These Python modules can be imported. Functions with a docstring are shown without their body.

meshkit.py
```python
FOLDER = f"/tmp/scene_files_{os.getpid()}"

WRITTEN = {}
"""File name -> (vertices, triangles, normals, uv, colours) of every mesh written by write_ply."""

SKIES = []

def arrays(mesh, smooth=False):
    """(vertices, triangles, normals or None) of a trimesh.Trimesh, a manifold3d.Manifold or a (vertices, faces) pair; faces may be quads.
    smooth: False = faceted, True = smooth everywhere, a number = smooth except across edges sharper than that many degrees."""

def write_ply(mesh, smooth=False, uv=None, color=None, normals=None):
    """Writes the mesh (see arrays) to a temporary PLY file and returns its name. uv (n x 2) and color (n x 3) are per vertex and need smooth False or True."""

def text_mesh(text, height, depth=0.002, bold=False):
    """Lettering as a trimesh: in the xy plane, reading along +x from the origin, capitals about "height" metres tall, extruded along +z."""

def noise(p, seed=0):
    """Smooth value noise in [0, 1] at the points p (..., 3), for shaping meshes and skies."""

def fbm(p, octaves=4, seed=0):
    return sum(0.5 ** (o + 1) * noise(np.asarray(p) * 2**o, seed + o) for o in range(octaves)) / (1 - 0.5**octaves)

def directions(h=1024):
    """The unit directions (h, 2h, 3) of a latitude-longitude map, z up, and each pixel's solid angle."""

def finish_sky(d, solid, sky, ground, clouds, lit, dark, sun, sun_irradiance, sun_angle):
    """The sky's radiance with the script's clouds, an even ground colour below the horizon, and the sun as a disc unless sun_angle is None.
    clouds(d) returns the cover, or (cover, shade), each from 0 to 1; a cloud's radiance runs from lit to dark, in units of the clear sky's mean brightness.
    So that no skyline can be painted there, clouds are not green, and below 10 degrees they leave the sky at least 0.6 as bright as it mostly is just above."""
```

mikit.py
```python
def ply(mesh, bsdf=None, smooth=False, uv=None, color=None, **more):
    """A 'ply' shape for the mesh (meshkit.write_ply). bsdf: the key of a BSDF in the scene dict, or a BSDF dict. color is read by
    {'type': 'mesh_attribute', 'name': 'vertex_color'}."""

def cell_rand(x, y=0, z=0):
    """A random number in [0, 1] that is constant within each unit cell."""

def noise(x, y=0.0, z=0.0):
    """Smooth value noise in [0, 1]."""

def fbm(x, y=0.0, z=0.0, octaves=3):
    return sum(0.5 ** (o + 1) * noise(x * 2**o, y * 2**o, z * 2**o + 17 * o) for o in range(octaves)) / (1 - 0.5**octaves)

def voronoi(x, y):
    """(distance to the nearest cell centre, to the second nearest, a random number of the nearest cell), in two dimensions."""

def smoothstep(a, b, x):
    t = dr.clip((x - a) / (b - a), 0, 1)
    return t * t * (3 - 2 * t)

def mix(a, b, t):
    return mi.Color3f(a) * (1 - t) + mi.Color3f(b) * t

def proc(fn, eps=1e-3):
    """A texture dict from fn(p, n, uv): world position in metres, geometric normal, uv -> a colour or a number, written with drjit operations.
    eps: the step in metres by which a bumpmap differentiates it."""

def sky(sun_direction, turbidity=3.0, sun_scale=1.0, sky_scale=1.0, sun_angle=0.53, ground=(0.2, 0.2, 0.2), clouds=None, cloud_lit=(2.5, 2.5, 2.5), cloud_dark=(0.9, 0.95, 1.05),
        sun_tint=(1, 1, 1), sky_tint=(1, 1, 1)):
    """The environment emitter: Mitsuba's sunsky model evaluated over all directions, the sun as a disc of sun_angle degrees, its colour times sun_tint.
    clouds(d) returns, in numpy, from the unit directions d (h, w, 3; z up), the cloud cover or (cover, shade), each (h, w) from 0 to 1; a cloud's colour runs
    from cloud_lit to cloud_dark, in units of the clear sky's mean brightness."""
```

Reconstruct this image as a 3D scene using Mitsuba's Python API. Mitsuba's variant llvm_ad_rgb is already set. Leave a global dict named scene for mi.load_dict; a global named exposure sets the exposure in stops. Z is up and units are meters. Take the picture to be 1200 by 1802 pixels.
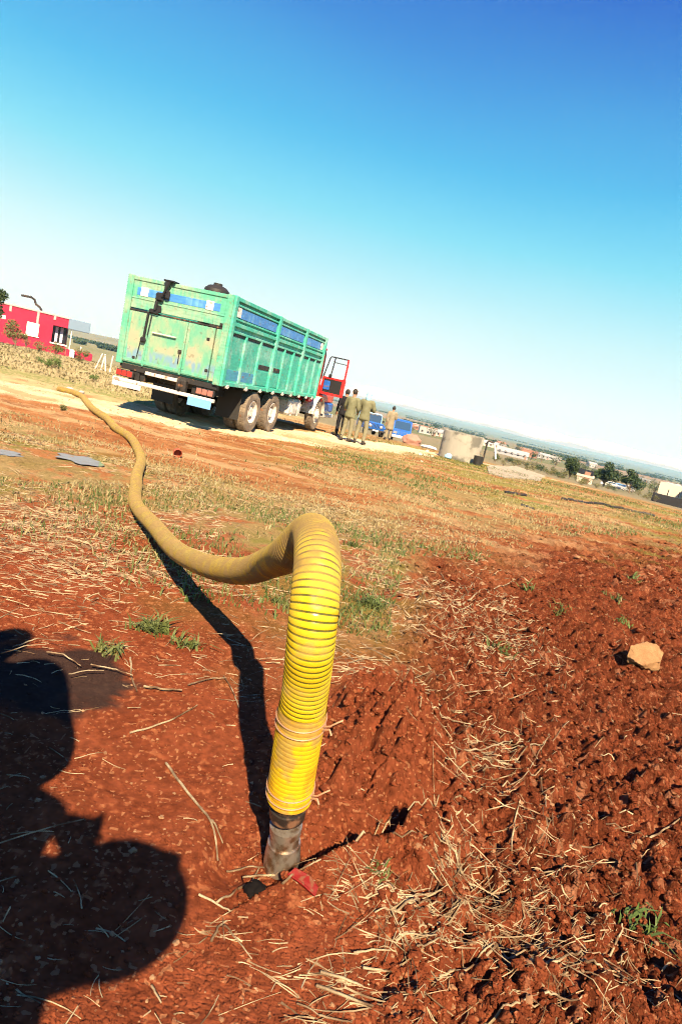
import math, random
import numpy as np, trimesh, manifold3d as m3
import drjit as dr, mitsuba as mi
import mikit, meshkit
from mikit import noise, fbm, smoothstep, mix, voronoi, cell_rand

# ---------------------------------------------------------------- camera, sky, exposure
HCAM, PITCH, ROLL, FPX = 1.5, 0.175, 0.226, 1150.0        # eye height, tilt, roll; focal length in pixels of a 1200 px wide frame
cr, sr, cp, sp = math.cos(ROLL), math.sin(ROLL), math.cos(PITCH), math.sin(PITCH)
FWD = np.array([0, cp, -sp]); RIGHT = np.array([1.0, 0, 0]); DOWN = np.array([0, -sp, -cp])
IMX, IMY = cr * RIGHT - sr * DOWN, sr * RIGHT + cr * DOWN
EYE = np.array([0, 0, HCAM])
scene, labels, used = {}, {}, set()
scene['camera'] = {'type': 'perspective', 'fov': 2 * math.degrees(math.atan(600 / FPX)), 'near_clip': 0.02, 'far_clip': 60000.0,
                   'to_world': mi.ScalarTransform4f().look_at(origin=EYE.tolist(), target=(EYE + FWD).tolist(), up=(-IMY).tolist())}
SUN_EL, SUN_AZ = math.radians(39.5), math.radians(9.0)
SUN = (math.sin(SUN_AZ) * math.cos(SUN_EL), -math.cos(SUN_AZ) * math.cos(SUN_EL), math.sin(SUN_EL))


def veil(d):
    """Thin haze veil that thickens towards the horizon all round, a little uneven: (cover, shade)."""
    el = np.degrees(np.arcsin(np.clip(d[..., 2], -1, 1)))
    el = el + 2.2 * (meshkit.fbm(np.stack([d[..., 0] * 2.2, d[..., 1] * 2.2, d[..., 2] * 5], -1), 3, 3) - 0.5)
    cover = np.interp(el, [0, 8, 14, 20, 26, 32], [1, 1.0, 0.86, 0.48, 0.20, 0.0])
    shade = np.interp(el, [0, 3, 8, 14, 19], [0.0, 0.05, 0.40, 0.84, 1.0])
    return cover, shade


scene['sky'] = mikit.sky(SUN, turbidity=2.6, sun_scale=2.25, sky_scale=1.0, ground=(0.16, 0.09, 0.05), clouds=veil,
                         cloud_lit=(3.5, 3.75, 3.75), cloud_dark=(0.5, 2.85, 3.3), sky_tint=(0.16, 0.50, 1.45), sun_tint=(1.0, 0.95, 0.86))
exposure = 2.0

# ---------------------------------------------------------------- helpers
rng = np.random.default_rng(7)
random.seed(7)
T4 = mi.ScalarTransform4f


def uniq(key):
    k, n = key, 0
    while k in used:
        n += 1
        k = f'{key}_{n:03d}'
    used.add(k)
    return k


def thing(name, label, cat, group=None, kind=None):
    k = uniq(name)
    labels[k] = {'label': label, 'category': cat}
    if group: labels[k]['group'] = group
    if kind: labels[k]['kind'] = kind
    return k


def shape(key, mesh, bsdf, smooth=False, tf=None, **kw):
    d = mikit.ply(mesh, 'mtl_' + bsdf, smooth=smooth, **kw)
    if tf is not None: d['to_world'] = T4(np.asarray(tf, float).tolist())
    scene[key] = d
    return key


def obj(name, mesh, bsdf, parent=None, smooth=False, tf=None, label=None, **kw):
    k = uniq((parent + '__' if parent else '') + name)
    shape(k, mesh, bsdf, smooth, tf, **kw)
    if label: labels[k] = {'label': label}
    return k


def solo(name, mesh, bsdf, label, cat, group=None, kind=None, smooth=False, tf=None, **kw):
    k = thing(name, label, cat, group, kind)
    return shape(k, mesh, bsdf, smooth, tf, **kw)


def struct(name, mesh, bsdf, smooth=False, **kw):
    k = uniq(name); labels[k] = {'kind': 'structure'}
    return shape(k, mesh, bsdf, smooth, **kw)


def frame(x=0, y=0, z=0, rz=0.0, s=1.0, rx=0.0, ry=0.0):
    m = trimesh.transformations.euler_matrix(rx, ry, rz)
    m[:3, :3] *= s
    m[:3, 3] = (x, y, z)
    return m


def box(x0, x1, y0, y1, z0, z1, bev=0.0):
    if bev:
        bev = min(bev, 0.45 * min(x1 - x0, y1 - y0, z1 - z0))
        pts = []
        for sx in (x0, x1):
            for sy in (y0, y1):
                for sz in (z0, z1):
                    ix, iy, iz = (bev if sx == x0 else -bev), (bev if sy == y0 else -bev), (bev if sz == z0 else -bev)
                    pts += [(sx, sy + iy, sz + iz), (sx + ix, sy, sz + iz), (sx + ix, sy + iy, sz)]
        return trimesh.convex.convex_hull(np.array(pts))
    b = trimesh.creation.box((x1 - x0, y1 - y0, z1 - z0))
    b.apply_translation(((x0 + x1) / 2, (y0 + y1) / 2, (z0 + z1) / 2))
    return b


def cat(*ms): return trimesh.util.concatenate([m for m in ms])


def frames_along(p):
    p = np.asarray(p, float)
    t = np.gradient(p, axis=0); t /= np.linalg.norm(t, axis=1, keepdims=True) + 1e-12
    a = np.cross(t[0], [0.3, 0.2, 0.9]); a /= np.linalg.norm(a)
    A = [a]
    for i in range(1, len(p)):
        a = A[-1] - t[i] * np.dot(A[-1], t[i]); A.append(a / (np.linalg.norm(a) + 1e-12))
    A = np.array(A)
    return t, A, np.cross(t, A)


def tube(p, r, sides=8, caps=True, rad=None):
    """Tube along the points; r a number or one per point; rad(i, ang) -> factor."""
    p = np.asarray(p, float); n = len(p)
    t, a, b = frames_along(p)
    r = np.broadcast_to(np.asarray(r, float), (n,))
    ang = np.arange(sides) * 2 * np.pi / sides
    rr = r[:, None] * np.ones(sides) if rad is None else rad
    v = p[:, None] + rr[..., None] * (np.cos(ang)[None, :, None] * a[:, None] + np.sin(ang)[None, :, None] * b[:, None])
    i, j = np.meshgrid(np.arange(n - 1), np.arange(sides), indexing='ij')
    q = np.stack([i * sides + j, i * sides + (j + 1) % sides, (i + 1) * sides + (j + 1) % sides, (i + 1) * sides + j], -1).reshape(-1, 4)
    f = np.vstack([q[:, [0, 1, 2]], q[:, [0, 2, 3]]])
    v = v.reshape(-1, 3)
    if caps:
        k = len(v); v = np.vstack([v, p[:1], p[-1:]]); j = np.arange(sides)
        f = np.vstack([f, np.stack([j * 0 + k, (j + 1) % sides, j], 1), np.stack([j * 0 + k + 1, (n - 1) * sides + j, (n - 1) * sides + (j + 1) % sides], 1)])
    return trimesh.Trimesh(v, f, process=False)


def bar(p, q, r, sides=8): return tube([p, q], r, sides)


def lathe(prof, sides=32, axis='z'):
    """prof: (radius, height) points; revolve about z (or x)."""
    m = trimesh.creation.revolve(np.array(prof, float), sections=sides)
    if axis == 'x': m.apply_transform(trimesh.transformations.rotation_matrix(math.pi / 2, (0, 1, 0)))
    m.fix_normals()
    return m


def spline(pts, n):
    from scipy.interpolate import CubicSpline
    pts = np.asarray(pts, float)
    s = np.r_[0, np.cumsum(np.linalg.norm(np.diff(pts, axis=0), axis=1) ** 0.7)]
    c = CubicSpline(s, pts, axis=0)
    u = c(np.linspace(0, s[-1], 4000))
    L = np.r_[0, np.cumsum(np.linalg.norm(np.diff(u, axis=0), axis=1))]
    w = np.linspace(0, L[-1], n) if np.isscalar(n) else np.asarray(n)
    return np.stack([np.interp(w, L, u[:, k]) for k in range(3)], 1), L[-1]


# ---------------------------------------------------------------- terrain heights
R_K = [0, 12, 15, 22, 27, 30, 40, 66, 100, 120, 200, 400, 1000, 3000, 10000, 20000]
Z_R = [0, 0, .05, .06, -.02, -.12, -.58, -1.8, -3.2, -4.0, -7.0, -11, -19.5, -35, -60, -75]
Z_L = [0, 0, .05, .08, .06, .03, -.15, -.75, -1.9, -2.4, -4.0, -6.5, -10, -14, -30, -40]


def base_z(x, y):
    x, y = np.asarray(x, float), np.asarray(y, float)
    r, az = np.hypot(x, y), np.degrees(np.arctan2(x, y))
    t = np.clip((az + 15) / 14, 0, 1); t = t * t * (3 - 2 * t)
    z = np.interp(r, R_K, Z_L) * (1 - t) + np.interp(r, R_K, Z_R) * t
    far = np.clip((r - 1500) / 1500, 0, 1)
    p = np.stack([x / 2600, y / 2600, 0 * x], -1)
    hills = (meshkit.fbm(p + 3.3, 4, 11) - 0.42) * np.clip((r - 5000) / 6000, 0, 1) * 330
    left = np.exp(-((r - 2600) / 700) ** 2) * 26 * (1 - t) * (0.5 + meshkit.noise(p * 4, 5))
    return z + np.maximum(hills, -20) * far + left


def at(px, py, lift=0.0):
    """The terrain point that the photograph shows at this pixel (1200 px wide frame)."""
    v = (px - 600) / FPX * IMX + (py - 901) / FPX * IMY + FWD
    t = np.geomspace(0.8, 20000, 6000)
    P = EYE + t[:, None] * v
    below = P[:, 2] < base_z(P[:, 0], P[:, 1])
    i = int(np.argmax(below)) if below.any() else len(t) - 1
    a, b = t[max(i - 1, 0)], t[i]
    for _ in range(30):
        c = 0.5 * (a + b); q = EYE + c * v
        if q[2] < base_z(q[0], q[1]): b = c
        else: a = c
    q = EYE + b * v
    return np.array([q[0], q[1], float(base_z(q[0], q[1])) + lift])


def along(px, py, dist):
    v = (px - 600) / FPX * IMX + (py - 901) / FPX * IMY + FWD
    x, y = v[:2] / np.hypot(v[0], v[1]) * dist
    return np.array([x, y, float(height(np.array([x]), np.array([y]))[0])])


def mpp(q): return float(np.dot(np.asarray(q) - EYE, FWD)) / FPX      # metres per pixel (1200 px frame) at a point


def height(x, y): return base_z(x, y) + relief(x, y)


# trench lip beside the hose and mound
LIP = np.array([[0.10, 1.78], [0.24, 1.90], [0.42, 2.02], [0.62, 2.30]])


def plough_mask(x, y):
    e = 0.35 * (meshkit.noise(np.stack([x * 1.1, y * 1.1, 0 * x], -1), 21) - 0.5)
    a = np.clip((x - 0.22 - 0.05 * y + e * 0.6 + 0.02 * np.maximum(y - 6, 0)) / 0.25, 0, 1)
    b = np.clip((7.6 + 1.15 * x - y + e * 5) / 3.2, 0, 1)
    return a * b


def relief(x, y):
    r = np.hypot(x, y)
    p = np.stack([x, y, 0 * x], -1)
    near = np.clip((60 - r) / 40, 0, 1)
    pm = plough_mask(x, y)
    n1, n2, n3 = meshkit.fbm(p * 2.2, 3, 1) - .5, meshkit.fbm(p * 9, 3, 2) - .5, meshkit.fbm(p * 34, 3, 4) - .5
    bill = np.abs(meshkit.fbm(p * 14, 3, 8) - .5) * 2
    z = near * (n1 * 0.07 + n2 * 0.022 + n3 * 0.012)
    z = z + pm * near * (0.115 * n2 + 0.085 * (bill - .3) + 0.06 * n3 + 0.07 * (meshkit.noise(p * 5, 31) - .5))
    z = z + np.clip((r - 3) / 4, 0, 1) * near * 0.06 * (meshkit.fbm(p * 0.9, 3, 9) - .5)
    bank = np.exp(-(((x - .36) / .30) ** 2 + ((y - 2.62) / .62) ** 2) ** 1.4)                  # dug-up bank behind and right of the hose
    z = z + bank * (0.24 + 0.20 * n2 + 0.17 * (bill - .3) + .06 * n3)
    # trench lip: a drop on the far side of the line
    best = np.full(x.shape, 9.0); side = np.zeros(x.shape); along = np.zeros(x.shape)
    for k in range(len(LIP) - 1):
        a, b = LIP[k], LIP[k + 1]; d = b - a; L2 = d @ d
        u = np.clip(((x - a[0]) * d[0] + (y - a[1]) * d[1]) / L2, 0, 1)
        dx, dy = x - a[0] - u * d[0], y - a[1] - u * d[1]
        dist = np.hypot(dx, dy); s = np.sign(d[0] * dy - d[1] * dx)
        m = dist < best
        best, side, along = np.where(m, dist, best), np.where(m, s, side), np.where(m, (k + u) / (len(LIP) - 1), along)
    w = np.sin(np.clip(along, 0.02, .98) * np.pi) ** .5
    n4 = (meshkit.fbm(p * 16, 2, 14) - .5) * .03
    sd = best * side + n4
    z = z + w * np.where(sd > 0, -0.21 * np.exp(-(np.maximum(sd - .03, 0) / .13) ** 2) * np.clip(sd / .02, 0, 1) + 0.04 * np.clip(1 - sd / .02, 0, 1), 0.04 * np.exp(sd / .10))
    z = z - 0.03 * np.exp(-(((x - .06) / .10) ** 2 + ((y - 1.87) / .10) ** 2)) + .03 * np.exp(-(((x - .07) / .12) ** 2 + ((y - 1.74) / .07) ** 2))     # hole at the foot of the hose
    z = z + 0.055 * np.exp(-(((x - .075) / .11) ** 2 + ((y - 1.86) / .09) ** 2))
    z = z - 0.07 * np.exp(-(((x + .08) / .07) ** 2 + ((y - 1.88) / .12) ** 2))
    for (hx, hy, hr, hd) in HOLES:
        z = z - hd * np.exp(-(((x - hx) ** 2 + (y - hy) ** 2) / hr ** 2))
    return z


HOLES = [(*at(635, 1375)[:2], .035, .09), (*at(600, 1310)[:2], .04, .05), (*at(850, 1470)[:2], .07, .07), (*at(830, 1560)[:2], .10, .07), (*at(900, 1640)[:2], .09, .07),
         (*at(1100, 1600)[:2], .10, .08), (*at(690, 1700)[:2], .08, .06), (*at(800, 1750)[:2], .09, .07), (*at(860, 1130)[:2], .10, .07), (*at(1010, 1500)[:2], .07, .06), (*at(760, 1350)[:2], .05, .06)]


def track_line(x):      # centre of the pale dirt track: y as a function of x
    return np.interp(x, [-60, -20, -9, -6.5, -4, -1.5, .5, 3, 6, 20], [6, 9.5, 13.4, 14.3, 16.0, 19.2, 22.5, 27, 31, 45])


def track_half(x): return np.interp(x, [-60, -9, -5, -1.5, 1, 4, 20], [3.0, 2.5, 2.8, 3.0, 2.4, 1.8, 1.8])





def on_ground(x, y, lift=0.0):
    return np.array([x, y, float(height(np.array([float(x)]), np.array([float(y)]))[0]) + lift])


def heights(xy): return height(xy[:, 0].copy(), xy[:, 1].copy())


def snap(px, py, lift=0.0):
    q = at(px, py); return on_ground(q[0], q[1], lift)


# ---------------------------------------------------------------- materials
def C(h):
    c = np.array([int(h[i:i + 2], 16) for i in (0, 2, 4)]) / 255.0
    return np.where(c < .04045, c / 12.92, ((c + .055) / 1.055) ** 2.4).tolist()


def two(b): return {'type': 'twosided', 'b': b}


def mat(name, base, rough=0.6, metal=0.0, spec=0.5, **kw):
    bc = base if isinstance(base, dict) else {'type': 'rgb', 'value': list(map(float, base))}
    scene['mtl_' + name] = two({'type': 'principled', 'base_color': bc, 'roughness': float(rough), 'metallic': float(metal), 'specular': float(spec), **kw})
    return name


def seg(px, py, ax, ay, bx, by):
    dx, dy = bx - ax, by - ay; L2 = dx * dx + dy * dy
    u = dr.clip(((px - ax) * dx + (py - ay) * dy) / L2, 0, 1)
    return dr.sqrt((px - ax - u * dx) ** 2 + (py - ay - u * dy) ** 2)


DARK_PATCH = [tuple(map(float, at(*p)[:2])) for p in ((-140, 1165), (90, 1190), (180, 1205))]


def soil_col(p, n, uv):
    x, y = p.x, p.y
    r = dr.sqrt(x * x + y * y)
    n1 = fbm(x * 1.3 + 5, y * 1.3, 0.0, 3)
    n2 = fbm(x * 7, y * 7 + 9, p.z * 7, 3)
    n3 = fbm(x * 45, y * 45, p.z * 45, 2)
    n4 = noise(x * 0.55 + 2, y * 0.55)
    red = mix((0.25, 0.070, 0.031), (0.155, 0.037, 0.016), n2)
    red = red * (0.55 + 0.84 * n3)
    fleck = smoothstep(.74, .80, noise(x * 95, y * 95, p.z * 95))
    red = mix(red, mi.Color3f(0.46, 0.22, 0.11), fleck * .55)
    pale = smoothstep(0.60, 0.75, n3) * smoothstep(0.45, 0.6, n2)
    red = mix(red, mi.Color3f(0.42, 0.16, 0.07), pale * 0.5)
    # darker fresh soil in the ploughed part on the right
    pm = smoothstep(0.1, 0.6, x - 0.22 - 0.05 * y + (n1 - .5) * .5) * smoothstep(-1.6, 2.6, 7.0 + 1.15 * x - y + (n1 - .5) * 5 + (n2 - .5) * 2.5)
    red = mix(red, red * mi.Color3f(0.74, 0.73, 0.74), pm * 0.9)
    # orange trampled soil further out
    out = smoothstep(4.0, 9.0, r + (n1 - .5) * 2) * (1 - pm)
    orange = mix((0.33, 0.165, 0.072), (0.235, 0.088, 0.034), n2) * (0.75 + .5 * n3)
    tan = mi.Color3f(0.37, 0.255, 0.135) * (.8 + .4 * n3)
    orange = mix(orange, tan, smoothstep(.46, .64, fbm(x * .8, y * 3.1 + 4, 0.0, 4)) * .85)
    orange = mix(orange, mi.Color3f(0.17, 0.058, 0.025), smoothstep(.60, .72, fbm(x * 1.6 + 3, y * 4.0, 2.0, 3)) * .6)
    c = mix(red, orange, out)
    # single clods differ in tone: fresh dark ones, dry pale ones
    big = smoothstep(5.0, 9.0, r)
    wx, wy = fbm(x * 30, y * 30, 3.0, 2) * 1.6, fbm(x * 30 + 9, y * 30, 8.0, 2) * 1.6
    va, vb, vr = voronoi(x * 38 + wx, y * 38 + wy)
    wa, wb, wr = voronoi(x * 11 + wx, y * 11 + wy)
    tone = dr.lerp(vr, wr, big)
    c = mix(c, c * (.60 + .85 * tone), pm * .85)
    c = mix(c, mi.Color3f(.34, .17, .095), pm * smoothstep(.86, .97, tone) * (.25 + .5 * n3))
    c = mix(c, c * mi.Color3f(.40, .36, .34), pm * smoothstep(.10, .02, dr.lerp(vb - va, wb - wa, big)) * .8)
    # dark grey patch with a ragged edge at the left of the hose
    sd = dr.minimum(seg(x, y, *DARK_PATCH[0], *DARK_PATCH[1]) - .33, seg(x, y, *DARK_PATCH[1], *DARK_PATCH[2]) - .17) + (fbm(x * 4, y * 7, 0.0, 4) - .5) * .42
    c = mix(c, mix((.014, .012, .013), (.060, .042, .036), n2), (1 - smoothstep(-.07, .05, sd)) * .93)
    # thin dry grass and green growth, as ground colour between the blades
    band = smoothstep(3.4, 6.2, y + x * .12 + (n1 - .5) * 3.0) * (1 - smoothstep(7.6, 9.0, y + x * .25 + (n4 - .5) * 1.6)) * (1 - pm)
    far_band = smoothstep(8.5, 12.5, y - .25 * x + (n1 - .5) * 6) * smoothstep(-3.5, 0.5, x)
    streak = fbm(x * .5 + 7, y * 2.2, 0.0, 4)
    dry = mix((0.30, 0.235, 0.11), (0.175, 0.145, 0.06), n2) * (0.55 + .9 * n3)
    grn = mix((0.12, 0.155, 0.03), (0.20, 0.20, 0.05), n3)
    gsel = smoothstep(.40, .62, n4 + (n2 - .5) * .5)
    g = mix(dry, grn, gsel * .75)
    cover = dr.maximum(band * smoothstep(.30, .55, n2 + (n1 - .5) * .9), far_band * smoothstep(.36, .60, streak + (n3 - .5) * .3))
    c = mix(c, g, cover * .82)
    # dry slope beyond the track and the far land
    slope = smoothstep(16.6, 18.2, r + (n1 - .5) * 2.5) * smoothstep(-1.0, -5.0, x)
    c = mix(c, mix((0.42, 0.36, 0.21), (0.33, 0.29, 0.15), n1) * (.75 + .5 * n2), slope * .9)
    gstrip = smoothstep(.52, .62, noise(x * .12, y * .5)) * slope
    c = mix(c, mi.Color3f(0.11, 0.16, 0.035), gstrip * smoothstep(.35, .6, n2) * .6)
    far = smoothstep(40.0, 75.0, r)
    f1 = fbm(x / 90, y / 160, 1.0, 4)
    cell = cell_rand(dr.floor(x / 210 + y / 900), dr.floor(y / 330 - x / 1500))
    land = mix((0.13, 0.135, 0.085), (0.24, 0.19, 0.13), f1)
    land = mix(land, mi.Color3f(0.10, 0.125, 0.06), smoothstep(.6, .9, cell) * .8)
    land = mix(land, mi.Color3f(0.26, 0.17, 0.12), smoothstep(.35, .1, cell) * .6)
    land = mix(land, mix((0.10, 0.15, 0.11), (0.15, 0.17, 0.12), f1), smoothstep(900.0, 3500.0, r))  # distance haze put into the land colour, greener and bluer far out
    c = mix(c, land, far * smoothstep(-2.0, 2.0, x + r * .15))
    c = mix(c, mix((0.21, 0.19, 0.12), (0.13, 0.15, 0.08), f1), far * (1 - smoothstep(-2.0, 2.0, x + r * .15)))
    return c * .76


def track_col(p, n, uv):
    n1, n2, n3 = fbm(p.x * .6, p.y * 1.2, 0.0, 3), fbm(p.x * 6, p.y * 6, 0.0, 3), noise(p.x * 38, p.y * 38)
    c = mix((0.56, 0.46, 0.31), (0.45, 0.35, 0.22), n1) * (.8 + .4 * n2)
    return mix(c, mi.Color3f(.32, .17, .07), smoothstep(.56, .72, n1 + (n3 - .5) * .2) * .6)


def soil_bump(p, n, uv):
    r = dr.sqrt(p.x * p.x + p.y * p.y)
    a = fbm(p.x * 42, p.y * 42, p.z * 42, 3)
    cell, second, _ = voronoi(p.x * 60 + 3 * a, p.y * 60 + p.z * 40)
    h = .011 * a + .006 * smoothstep(.0, .35, second - cell) + .0035 * fbm(p.x * 170, p.y * 170, p.z * 170, 2)
    return h * (1 - smoothstep(5.0, 14.0, r) * .8)


def track_mix(p, n, uv):
    e = uv.x + (fbm(p.x * 1.7, p.y * 2.6, 0.0, 3) - .5) * .9 + (noise(p.x * 9, p.y * 9) - .5) * .25
    return mix(soil_col(p, n, uv), track_col(p, n, uv) * .80, smoothstep(.05, .50, e))


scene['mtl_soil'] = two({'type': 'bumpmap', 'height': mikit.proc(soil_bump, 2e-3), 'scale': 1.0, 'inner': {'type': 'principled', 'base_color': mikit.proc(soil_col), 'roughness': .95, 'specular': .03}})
mat('track_dirt', mikit.proc(track_mix), .95, spec=.03)
mat('puddle_water', (.16, .09, .06), .04, spec=1.0)


def straw_col(p, n, uv):
    a = noise(p.x * 23, p.y * 23, p.z * 30)
    return mix((0.36, 0.29, 0.18), (0.11, 0.065, 0.033), smoothstep(.2, .8, a)) * (.75 + .5 * noise(p.x * 160, p.y * 160, p.z * 160))


mat('straw', mikit.proc(straw_col), .7, spec=.3)
mat('dry_blade', mikit.proc(lambda p, n, uv: mix((.37, .31, .175), (.17, .148, .055), fbm(p.x * 3, p.y * 3, p.z, 3))), .7, spec=.2)
mat('pale_blade', mikit.proc(lambda p, n, uv: mix((.36, .31, .195), (.20, .17, .085), fbm(p.x * .8, p.y * .8, p.z, 3))), .7, spec=.1)
mat('green_blade', mikit.proc(lambda p, n, uv: mix((.05, .095, .02), (.13, .135, .045), noise(p.x * 5, p.y * 5, p.z * 8))), .6, spec=.3)
mat('leaf_green', mikit.proc(lambda p, n, uv: mix((.045, .095, .025), (.13, .18, .05), noise(p.x * 4, p.y * 4, p.z * 4))), .6, spec=.3)
mat('leaf_dark', mikit.proc(lambda p, n, uv: mix((.018, .045, .018), (.06, .085, .03), noise(p.x * 1.5, p.y * 1.5, p.z * 1.5))), .6, spec=.3)
mat('leaf_olive', mikit.proc(lambda p, n, uv: mix((.07, .075, .03), (.20, .19, .08), noise(p.x * 4, p.y * 4, p.z * 4))), .7, spec=.2)
mat('bark', (.16, .11, .07), .9)
mat('limestone', mikit.proc(lambda p, n, uv: mix((.32, .20, .095), (.20, .095, .04), fbm(p.x * 16, p.y * 16, p.z * 16, 4)) * (.85 + .3 * noise(p.x * 120, p.y * 120, p.z * 120))), .85, spec=.2)
mat('small_stone', mikit.proc(lambda p, n, uv: mix((.33, .21, .115), (.21, .09, .042), fbm(p.x * 9, p.y * 9, p.z * 9, 3))), .85, spec=.2)


def hose_col(p, n, uv):
    s, ang = uv.x, uv.y
    PITCHM = 0.0165
    ph = s / PITCHM + ang
    t = dr.abs(ph - dr.floor(ph) - 0.5) * 2                 # 0 at the line, 1 between lines
    line = 1 - smoothstep(0.20, 0.34, t)
    mud = fbm(p.x * 13, p.y * 13, p.z * 13, 4)
    fine = noise(p.x * 90, p.y * 90, p.z * 90)
    yellow = mix((.56, .42, .013), (.47, .34, .012), noise(s * 20, ang * 3))
    c = mix(yellow, mi.Color3f(.055, .055, .012), line * (.93 - .35 * smoothstep(.45, .75, mud)))
    # dried mud: heavy past the bend, patchy on the upright part
    past = smoothstep(1.02, 1.22, s + (mud - .5) * .25)
    lower = smoothstep(.72, .42, s) * smoothstep(.42, .62, mud + .25 * dr.cos(ang * 6.2832 + 1.0))
    m = dr.maximum(past * (.62 + .36 * smoothstep(.35, .6, mud)), dr.maximum(lower * .75, smoothstep(.60, .74, mud) * .45))
    dirt = mix((.30, .175, .06), (.37, .25, .10), fine * .5 + mud * .5)
    back = mix((.25, .155, .038), (.195, .14, .058), mud)
    c = mix(c, mix(dirt, back, past), m)
    return c


scene['mtl_hose_skin'] = two({'type': 'principled', 'base_color': mikit.proc(hose_col), 'roughness': mikit.proc(lambda p, n, uv: .24 + .55 * smoothstep(.42, .62, fbm(p.x * 13, p.y * 13, p.z * 13, 3)) + .3 * smoothstep(.98, 1.2, uv.x)), 'specular': .5})
def sleeve_col(p, n, uv):
    ph = uv.x / .0165 + uv.y
    t = dr.abs(ph - dr.floor(ph) - 0.5) * 2
    line = 1 - smoothstep(0.08, 0.26, t)
    mud, fine = fbm(p.x * 17, p.y * 17, p.z * 12, 4), noise(p.x * 90, p.y * 90, p.z * 60)
    c = mix((.58, .41, .010), (.51, .29, .010), smoothstep(.42, .60, fbm(p.x * 26, p.y * 26, p.z * 14, 3)))
    c = mix(c, mi.Color3f(.20, .11, .012), line * (.35 + .5 * smoothstep(.35, .6, mud)))
    m = smoothstep(.50, .66, mud + .10 * dr.cos((uv.y - .36) * 12.566))
    return mix(c, mix((.36, .27, .095), (.29, .165, .05), fine), m * .7)


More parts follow.
